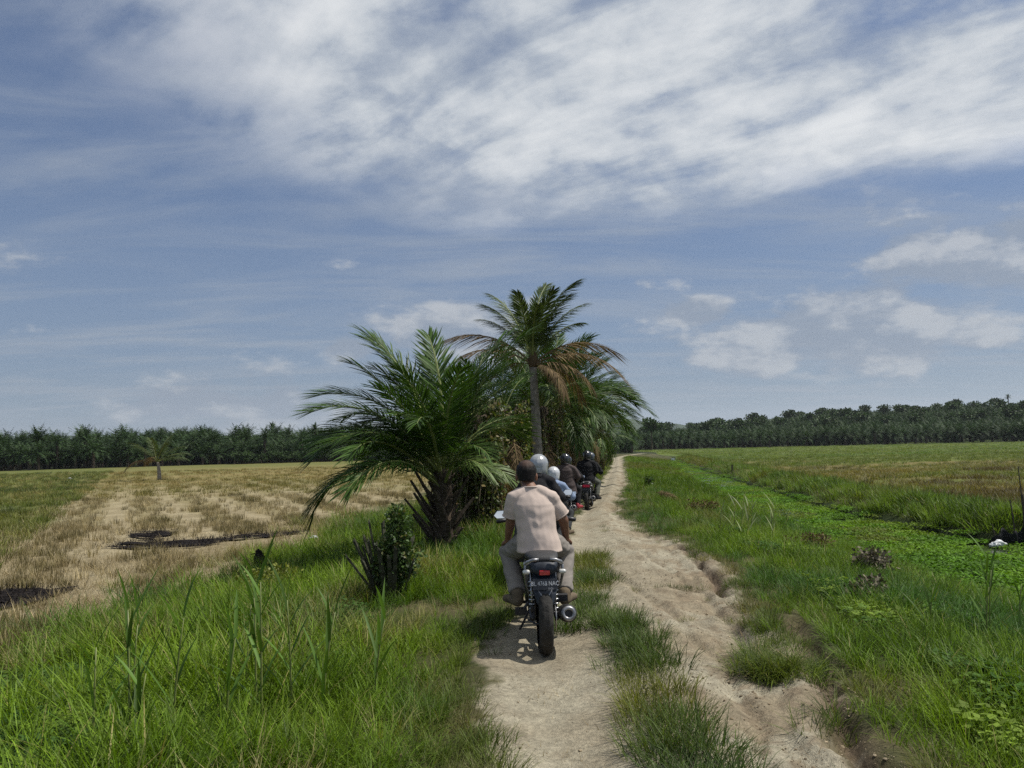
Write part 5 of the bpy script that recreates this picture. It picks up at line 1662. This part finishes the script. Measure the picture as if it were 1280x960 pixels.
C_TALL = forest_coll('far_tall_palm', TALL)
C_BROAD = forest_coll('far_broadleaf', BROAD)
def polar(n, a0, a1, d0, d1, seed):
    g = np.random.default_rng(seed)
    a = a0 + (a1 - a0) * g.random(n); d = np.sqrt(d0 ** 2 + (d1 ** 2 - d0 ** 2) * g.random(n))
    x, y = d * np.sin(a), d * np.cos(a)
    return np.stack([x, y, height(x, y) - .2], -1)
def wood(name, label, protos, P_, s0, s1, seed):
    g = np.random.default_rng(seed)
    o = scatter(name, label, 'trees', protos, P_, s0 + (s1 - s0) * g.random(len(P_)), np.ones((len(P_), 3)), seed, .05)
    return o
wood('palm_plantation', 'dark palm plantation rising behind the front row across the green paddy', C_FOR, polar(3200, .06, .68, 246, 460, 1), .85, 1.2, 61)
wood('hill_wood', 'mixed broad-leaved trees on the wooded rise beyond the palms', C_BROAD, polar(300, .14, .68, 290, 470, 2), .5, .95, 62)
wood('palm_plantation', 'dense tall palm plantation behind the harvested field', C_TALL, polar(2500, -.78, -.10, 172, 300, 3), .55, 1.1, 63)
wood('palm_plantation', 'low trees and palms where the track disappears', C_FOR, polar(260, .015, .15, 135, 240, 4), .55, .85, 64)
wood('undergrowth', 'dark undergrowth filling the foot of the left plantation', C_BROAD, polar(420, -.78, -.10, 169, 185, 6), .30, .48, 66)
P_ = polar(240, -.34, -.12, 160, 166, 5)
wood('scrub', 'pale green scrub along the foot of the left plantation', C_BROAD, P_, .14, .28, 65)
# trees standing clear of the canopy
def lone(name, label, x, y, pair, s, zoff=0.0):
    t = empty(name, (x, y, gz(x, y) + zoff)); t.scale = (s, s, s); tag(t, label, 'tree')
    for nm, me in zip(('trunk', 'crown'), pair):
        o = bpy.data.objects.new(nm, me); col.objects.link(o); o.parent = t
lone('palm_tree', 'single tall palm head standing clear above the right-hand wood', 253, 400, far_palm_meshes(501, 11.5, 2.4, 24), 1.0)
lone('palm_tree', 'thin tall palm standing above the left plantation canopy', -63, 205, far_palm_meshes(502, 8.4, 2.0, 20), 1.0)
lone('broadleaf_tree', 'rounded dark tree rising where the far track meets the plantation', 39, 222, broad_tree(503, 11, 2.6), .95)
lone('palm_tree', 'palm with bare trunk rising over the middle of the left plantation', -47, 186, far_palm_meshes(504, 7.4, 2.0, 20), 1.0)

# ------------------------------------------------------------------ things in the fields and verges
M_ASHY = mat_leaf('ashen_leaf', (.15, .13, .09), trans=.05, rough=.8, spec=.2, var=.6)
M_STUB = mat_plain('old_cut_stalk', (.055, .056, .038), .9, noise=.5, scale=11, bump=.5, bscale=40, spec=.12)
# cut-back palm stub near the track
sx_, sy_ = -1.40, 8.9
st_ = empty('palm_stub', (sx_, sy_, gz(sx_, sy_) + .0)); st_.scale = (1.0, 1.0, 1.0); tag(st_, 'dark fan of cut palm stalks with a small bush growing in it', 'palm stub')
rg = random.Random(5)
for k in range(26):
    a = R(rg.uniform(-150, 40)) if k < 18 else R(rg.uniform(-180, 180)); e = R(rg.uniform(50, 86)); ln = rg.uniform(.40, .72)
    bm = bmesh.new(); secs = []
    for f in (0, .3, .65, 1):
        wd, th_ = .026 * (1 - .5 * f) + .007, .012
        secs.append([(-wd, f * ln, -th_ + .03 * f), (wd, f * ln, -th_ + .03 * f), (wd * .8, f * ln + (.04 if f == 1 else 0), th_ + .03 * f), (-wd * .8, f * ln, th_ + .03 * f)])
    add_loft(bm, secs)
    o = bm_obj('cut_stalk', bm, M_STUB, st_)
    o.matrix_local = Matrix.Translation((math.sin(a) * .12, math.cos(a) * .12, rg.uniform(-.05, .22))) @ Matrix.Rotation(-a, 4, 'Z') @ Matrix.Rotation(e, 4, 'X') @ Matrix.Rotation(rg.uniform(-.6, .6), 4, 'Y')
o = link_mesh('foliage', leaf_cloud(4600, .30, .28, .68, .042, 77, .56), M_BUSH, st_); o['kind'] = 'stuff'; o.location = (.03, -.06, 0)
o = link_mesh('dry_skirt', leaf_cloud(260, .2, .2, .3, .05, 78, .40), M_BUSH, st_); o['kind'] = 'stuff'; o.location = (.2, -.02, 0)

# black stump at the edge of the stubble
M_CHARC = mat_plain('charred', (.016, .013, .012), .95, noise=.7, scale=9, bump=.8, bscale=30, spec=.1)
zx, zy = -4.35, 13.6
s_ = empty('tree_stump', (zx, zy, gz(zx, zy))); tag(s_, 'small black charred stump at the edge of the stubble', 'stump')
L_ = Lump(); L_.cone((0, 0, -.05), .20, (.0, 0, .18), .14); L_.cone((0, 0, .15), .14, (-.05, 0, .40), .075); L_.cone((-.05, 0, .38), .06, (-.06, .0, .50), .03); L_.cone((.05, 0, .2), .07, (.13, .02, .22), .05); L_.cone((-.1, 0, .1), .06, (-.22, -.05, .02), .05)
L_.build('stump', M_CHARC, s_, .02, 1, fold=.03, fscale=20)
bm = bmesh.new(); add_tube(bm, [(-.04, 0, .36), (-.13, 0, .44), (-.2, 0, .42)], [.018, .012, .006], 5); bm_obj('snag', bm, M_CHARC, s_)

# burnt straw on the harvested field
def burnt(label, outline, seed, n=1800):
    """flat heap of black burnt straw: a ragged low mat and loose black stalks"""
    cx_ = sum(p[0] for p in outline) / len(outline); cy_ = sum(p[1] for p in outline) / len(outline)
    t = empty('burnt_straw', (cx_, cy_, gz(cx_, cy_))); tag(t, label, 'burnt straw')
    rg = np.random.default_rng(seed)
    xs = np.linspace(min(p[0] for p in outline) - .3, max(p[0] for p in outline) + .3, 90); ysb = np.linspace(min(p[1] for p in outline) - .3, max(p[1] for p in outline) + .3, 60)
    X, Y = np.meshgrid(xs, ysb)
    ins = in_poly(X, Y, outline)
    ins &= ~(fbm(X * .4, Y * 1.8, .40, seed, 5) > .555)
    Z = height(X, Y) + .015 + .05 * fbm(X, Y, .3, seed + 5, 3)
    id_ = -np.ones(X.shape, int); V, F = [], []
    cells = ins[:-1, :-1]
    for i, j in zip(*np.nonzero(cells)):
        q = []
        for a, b in ((i, j), (i, j + 1), (i + 1, j + 1), (i + 1, j)):
            if id_[a, b] < 0:
                id_[a, b] = len(V); V.append((X[a, b] - cx_, Y[a, b] - cy_, Z[a, b] - t.location.z))
            q.append(int(id_[a, b]))
        F.append(tuple(q))
    o = link_mesh('ash_mat', mesh_np('ash_mat', V, F), M_CHARC, t); o['kind'] = 'stuff'
    S, G, B = [], [], []
    for _ in range(n):
        v = Vector(V[rg.integers(len(V))]) + Vector((rg.normal(0, .16), rg.normal(0, .12), .01)); a = rg.random() * 6.28; l = .08 + .14 * rg.random(); e = rg.random() * .9
        d = Vector((math.cos(a) * math.cos(e), math.sin(a) * math.cos(e), math.sin(e))) * l; w__ = Vector((-math.sin(a), math.cos(a), 0)) * .008
        q = len(S); S += [tuple(v - w__), tuple(v + w__), tuple(v + d)]; G.append((q, q + 1, q + 2))
    o = link_mesh('charred_stalks', mesh_np('charred_stalks', S, G), M_CHARC, t); o['kind'] = 'stuff'
burnt('long black streak of burnt straw beyond the charred stump', BURN_A, 3)
burnt('rounded black patch of burnt straw near the left of the stubble', BURN_B, 4, 1200)

# stakes and black net across the ditch
M_STAKE = mat_plain('weathered_stake', (.06, .048, .036), .9, noise=.4, scale=20)
M_NET = mat_plain('black_net', (.014, .015, .017), .7, noise=.3, scale=25, bump=.4, bscale=60, spec=.2)
nx, ny = 10.70, 16.75
net = empty('net_fence', (nx, ny, -.78)); tag(net, 'black netting on wooden stakes at the end of the ditch', 'net')
for k, (x, hh, r_k) in enumerate(((-.62, .55, .014), (-.20, 1.05, .017), (.02, 1.75, .015), (.06, 1.15, .05), (.16, .95, .022), (.55, .8, .018), (.95, .75, .018))):
    bm = bmesh.new(); zb = 0.0; add_tube(bm, [(x, 0, zb - .2), (x + .02, 0, zb + hh * .5), (x - .01, .02, zb + hh)], [r_k, r_k * .9, r_k * .6], 6); bm_obj('stake', bm, M_STAKE, net)
V, F = [], []
for i in range(41):
    x = -.75 + 1.9 * i / 40
    for j in range(9):
        f = j / 8
        V.append((x, .06 * math.sin(i * .9 + f * 2) + .05 * (1 - f) - .10, -.05 + f * (.52 + .10 * math.sin(i * .35 + 1) + .05 * math.sin(i * 1.3)) * min(1, (i + 5) / 12)))
    if i:
        for j in range(8):
            q = (i - 1) * 9 + j; F.append((q, q + 9, q + 10, q + 1))
o = link_mesh('net', mesh_np('net', V, F, True), M_NET, net)
md = o.modifiers.new('t', 'SOLIDIFY'); md.thickness = .006
M_WHITE = mat_plain('white_plastic', (.62, .63, .63), .5, noise=.12, scale=9)
def bag(label, x, y, z, s, seed):
    L_ = Lump(); rg = random.Random(seed)
    L_.cone((-.22 * s, 0, .02), .05 * s, (0, 0, .16 * s), .05 * s); L_.cone((0, 0, .16 * s), .05 * s, (.24 * s, .05 * s, .03), .05 * s); L_.cone((-.1 * s, -.08 * s, .03), .06 * s, (.12 * s, .0, .06), .07 * s)
    o = L_.build('plastic_bag', M_WHITE, None, .018, 1, fold=.025, fscale=22, seed=seed); o.location = (x, y, z); tag(o, label, 'plastic bag')
bag('crumpled white plastic bag on the weeds before the black net', 10.0, 16.5, -.66, .7, 1)
bag('pale plastic scrap lying on the straw by the verge', -4.9, 19.2, gz(-4.9, 19.2), .55, 2)
bag('white scrap far out on the green edge of the left field', -44, 78, gz(-44, 78), .8, 3)
# leaning dark stick in the ditch with a post on the bank
bm = bmesh.new(); add_tube(bm, [(0, 0, -.1), (0.01, 0, .55)], .05, 6)
o = bm_obj('marker_post', bm, M_STAKE); o.location = (14.1, 51.0, gz(14.1, 51.0)); tag(o, 'short dark wooden post on the far ditch bank', 'post')

# reeds with broad blades in the near left verge
M_REED = mat_leaf('reed_blade', (.085, .155, .028), trans=.3, rough=.5, spec=.15, var=.3)
M_REEDP = mat_leaf('pale_reed_blade', (.26, .30, .14), trans=.25, rough=.5, spec=.3, var=.3)
def reed(label, x, y, h, nl, seed, mat=M_REED, lean=(0, 0), wid=.023, leafL=.46, group=None, cat='reed', zoff=0.0):
    rg = random.Random(seed); z0 = gz(x, y) - .03 + zoff
    t = empty('reed', (x, y, z0)); tag(t, label, cat, group)
    bm = bmesh.new(); pts = [(lean[0] * f * f, lean[1] * f * f, h * f) for f in (0, .25, .5, .75, .95)]
    add_tube(bm, pts, [.008, .0075, .006, .005, .003], 6); bm_obj('stem', bm, M_RACHIS, t, True)
    for k in range(nl):
        f = .22 + .74 * k / max(1, nl - 1); c = Vector((lean[0] * f * f, lean[1] * f * f, h * f))
        a = (k % 2) * PI + rg.uniform(-.7, .7) + seed; e = rg.uniform(.75, 1.25) + .25 * f; l = leafL * rg.uniform(.7, 1.15) * (1.0 - .25 * f)
        V, F = [], []
        p = c.copy(); th = e
        for j in range(8):
            g = j / 7
            wv = wid * (.35 + .65 * math.sin(PI * min(1, g * .9 + .1)) ** .6) * (1 - g ** 4) / 2
            s = Vector((-math.sin(a), math.cos(a), 0)); up_ = Vector((-math.sin(th) * math.cos(a), -math.sin(th) * math.sin(a), math.cos(th)))
            V += [tuple(p - s * wv + up_ * wv * .35), tuple(p), tuple(p + s * wv + up_ * wv * .35)]
            p = p + Vector((math.cos(th) * math.cos(a), math.cos(th) * math.sin(a), math.sin(th))) * l / 7
            th -= rg.uniform(.0, .085) * (1 + g)
        for j in range(7):
            q = j * 3; F += [(q, q + 1, q + 4, q + 3), (q + 1, q + 2, q + 5, q + 4)]
        me = mesh_np('leaf', V, F, True); set_bl(me, [rg.random()] * len(V)); link_mesh('leaf', me, mat, t)
G_REED = 'broad-bladed reeds in the near verge'
for k, (x, y, h, n) in enumerate(((-2.30, 4.35, .75, 6), (-2.2, 4.55, .9, 7), (-2.05, 4.3, .6, 5), (-1.98, 4.6, .85, 7), (-1.6, 4.9, .95, 8), (-1.52, 4.75, 1.0, 8), (-1.40, 4.95, .85, 8), (-1.68, 4.6, .7, 6), (-1.2, 4.9, .75, 7), (-1.9, 5.6, .75, 6), (-2.5, 5.2, .7, 6), (-.95, 5.3, .6, 6))):
    reed('upright broad-bladed reed in the tall grass of the verge below the palm stub', x, y, h, n, 10 + k, lean=(rng.normal(0, .08), rng.normal(0, .06)), group=G_REED)
G_R2 = 'pale reeds by the ditch'
for k, (x, y, h) in enumerate(((4.1, 14.4, .7), (4.4, 14.8, .8), (4.0, 13.7, .65), (4.6, 14.2, .75), (3.6, 14.0, .55), (4.9, 15.2, .7), (4.3, 15.6, .7))):
    reed('pale dry reed in the thin stand between track and ditch', x, y, h, 6, 40 + k, M_REEDP, (.05, 0), .03, .42, G_R2)
G_R3 = 'green reeds by the near ditch'
for k, (x, y, h) in enumerate(((4.35, 7.4, .75), (4.5, 7.7, .8), (4.2, 7.2, .6), (5.0, 8.0, .6), (4.75, 6.6, .6), (3.75, 7.3, .5))):
    reed('green reed standing above the weeds of the near ditch edge', x, y, h, 6, 60 + k, M_REED, (.06, 0), .024, .42, G_R3)

# dead brush on the right verge
M_RUSTY = mat_leaf('rusty_leaf', (.135, .10, .05), trans=.15, rough=.8, spec=.15, var=.5)
shrub('dead_shrub', 'withered grey-brown shrub in the grass by the ditch', 4.9, 11.0, .42, .36, .26, 900, .055, 81, M_ASHY, stems=4)
shrub('dead_shrub', 'smaller withered shrub among the green verge grass', 3.75, 8.6, .32, .3, .2, 500, .05, 82, M_ASHY, stems=3)
shrub('shrub', 'rusty brown bush between the track and the ditch', 4.7, 20.0, .6, .45, .26, 900, .045, 83, M_RUSTY, stems=4)
shrub('shrub', 'reddish withered bush beside the pale reeds', 5.0, 13.6, .55, .4, .26, 800, .045, 84, M_RUSTY, stems=4)
shrub('shrub', 'yellow-green feathery bush at the edge of the stubble', -3.3, 10.6, .75, .6, .30, 1300, .05, 85, mat_leaf('feathery_leaf', (.155, .17, .03), trans=.3, var=.4), stems=5)
shrub('shrub', 'dark green sapling alone beside the far track', 5.2, 30.5, .22, .2, .3, 160, .1, 86, M_BUSH, stems=2)
bx_, by_ = 4.2, 23.5
db = empty('dead_frond_heap', (bx_, by_, gz(bx_, by_) + .15)); tag(db, 'dead grey palm frond lying in the verge grass', 'dead frond')
for k in range(4):
    put(FR_DEAD[k % 2], db, (0, 0, .1), R(60 + 40 * k), R(10), R(20 * k), .4, 'dead_frond')
# tussock standing out beside the gully
p = np.stack([1.80 + rng.normal(0, .10, 34), 5.75 + rng.normal(0, .16, 34)], -1)
scatter('tussock', 'bright grass tussock standing on the dirt beside the gully', 'grass', C_TUSS, pts3(p), .5 + .35 * rng.random(len(p)), tints(p, (.15, .20, .03), (.09, .13, .03), .3, 33), 33)

# clods and crumbs on the dirt
def clod_mesh(seed):
    bm = bmesh.new(); bmesh.ops.create_icosphere(bm, subdivisions=1, radius=1.0)
    for v in bm.verts: v.co *= 1 + .45 * mnoise.noise(v.co * 1.3 + Vector((seed * 3.1, 0, 0))); v.co.z *= .55
    me = bpy.data.meshes.new(f'clod{seed}'); bm.to_mesh(me); bm.free(); set_bl(me, [random.random()] * len(me.vertices))
    return me
M_CLOD = mat_leaf('earth_crumb', tint=True, trans=0.0, rough=.95, spec=.1, var=.2)
C_CLOD = proto_collection('clod', [clod_mesh(i) for i in range(6)], M_CLOD)
def k_clod(x, y):
    u = (x - road_l(y)) / (road_r(y) - road_l(y)); g = np.zeros_like(x)
    for gl in GULLY + RUTS: g = np.maximum(g, np.exp(-(seg_dist(x, y, gl) / .16) ** 2))
    return np.clip((.10 + .55 * sstep(.4, .6, u)) * sstep(.42, .6, fbm(x, y, .5, 91)) + g * .8, 0, 1)
p = sample([(3.2, 6, 520), (6, 10, 260), (10, 18, 80)], lambda y: road_l(y) - .15, lambda y: road_r(y) + .2, k_clod, 40)
cs = .003 + .011 * rng.random(len(p)) ** 5
scatter('dirt_clods', 'small clods and crumbs of dry earth on the track', 'clods', C_CLOD, pts3(p, .003), cs, tints(p, (.38, .31, .21), (.24, .185, .12), .4, 40), 40, .5)
C_BIT = proto_collection('litter', [clump_mesh(f'lt{i}', 5, .12, .10, .006, 1.5, .1, 1, 980 + i, .6) for i in range(4)], M_STRAW)
p = sample([(3.2, 7, 60), (7, 14, 26)], lambda y: road_l(y) - .1, lambda y: road_r(y) + .1, lambda x, y: .25 + .75 * sstep(.5, .6, fbm(x, y, .6, 92)), 41)
scatter('straw_litter', 'thin dry stalks scattered over the track', 'litter', C_BIT, pts3(p, .012), .5 + .6 * rng.random(len(p)), tints(p, (.34, .27, .15), (.20, .15, .085), .5, 41), 41, .06)

# haze
bm = bmesh.new(); add_box(bm, (0, 3600, 160), (19000, 11500, 340))
M_HAZE = bpy.data.materials.new('haze'); M_HAZE.use_nodes = True
ht = NT(M_HAZE.node_tree); ho_ = ht.add('ShaderNodeOutputMaterial'); hv = ht.add('ShaderNodeVolumePrincipled')
hv.inputs['Color'].default_value = (.80, .87, .95, 1); hv.inputs['Density'].default_value = 1.1e-4; hv.inputs['Anisotropy'].default_value = .2
ht.link(hv.outputs[0], ho_.inputs['Volume'])
o = bm_obj('haze', bm, M_HAZE); tag(o, 'thin bluish haze over the distant land', 'haze', kind='stuff')
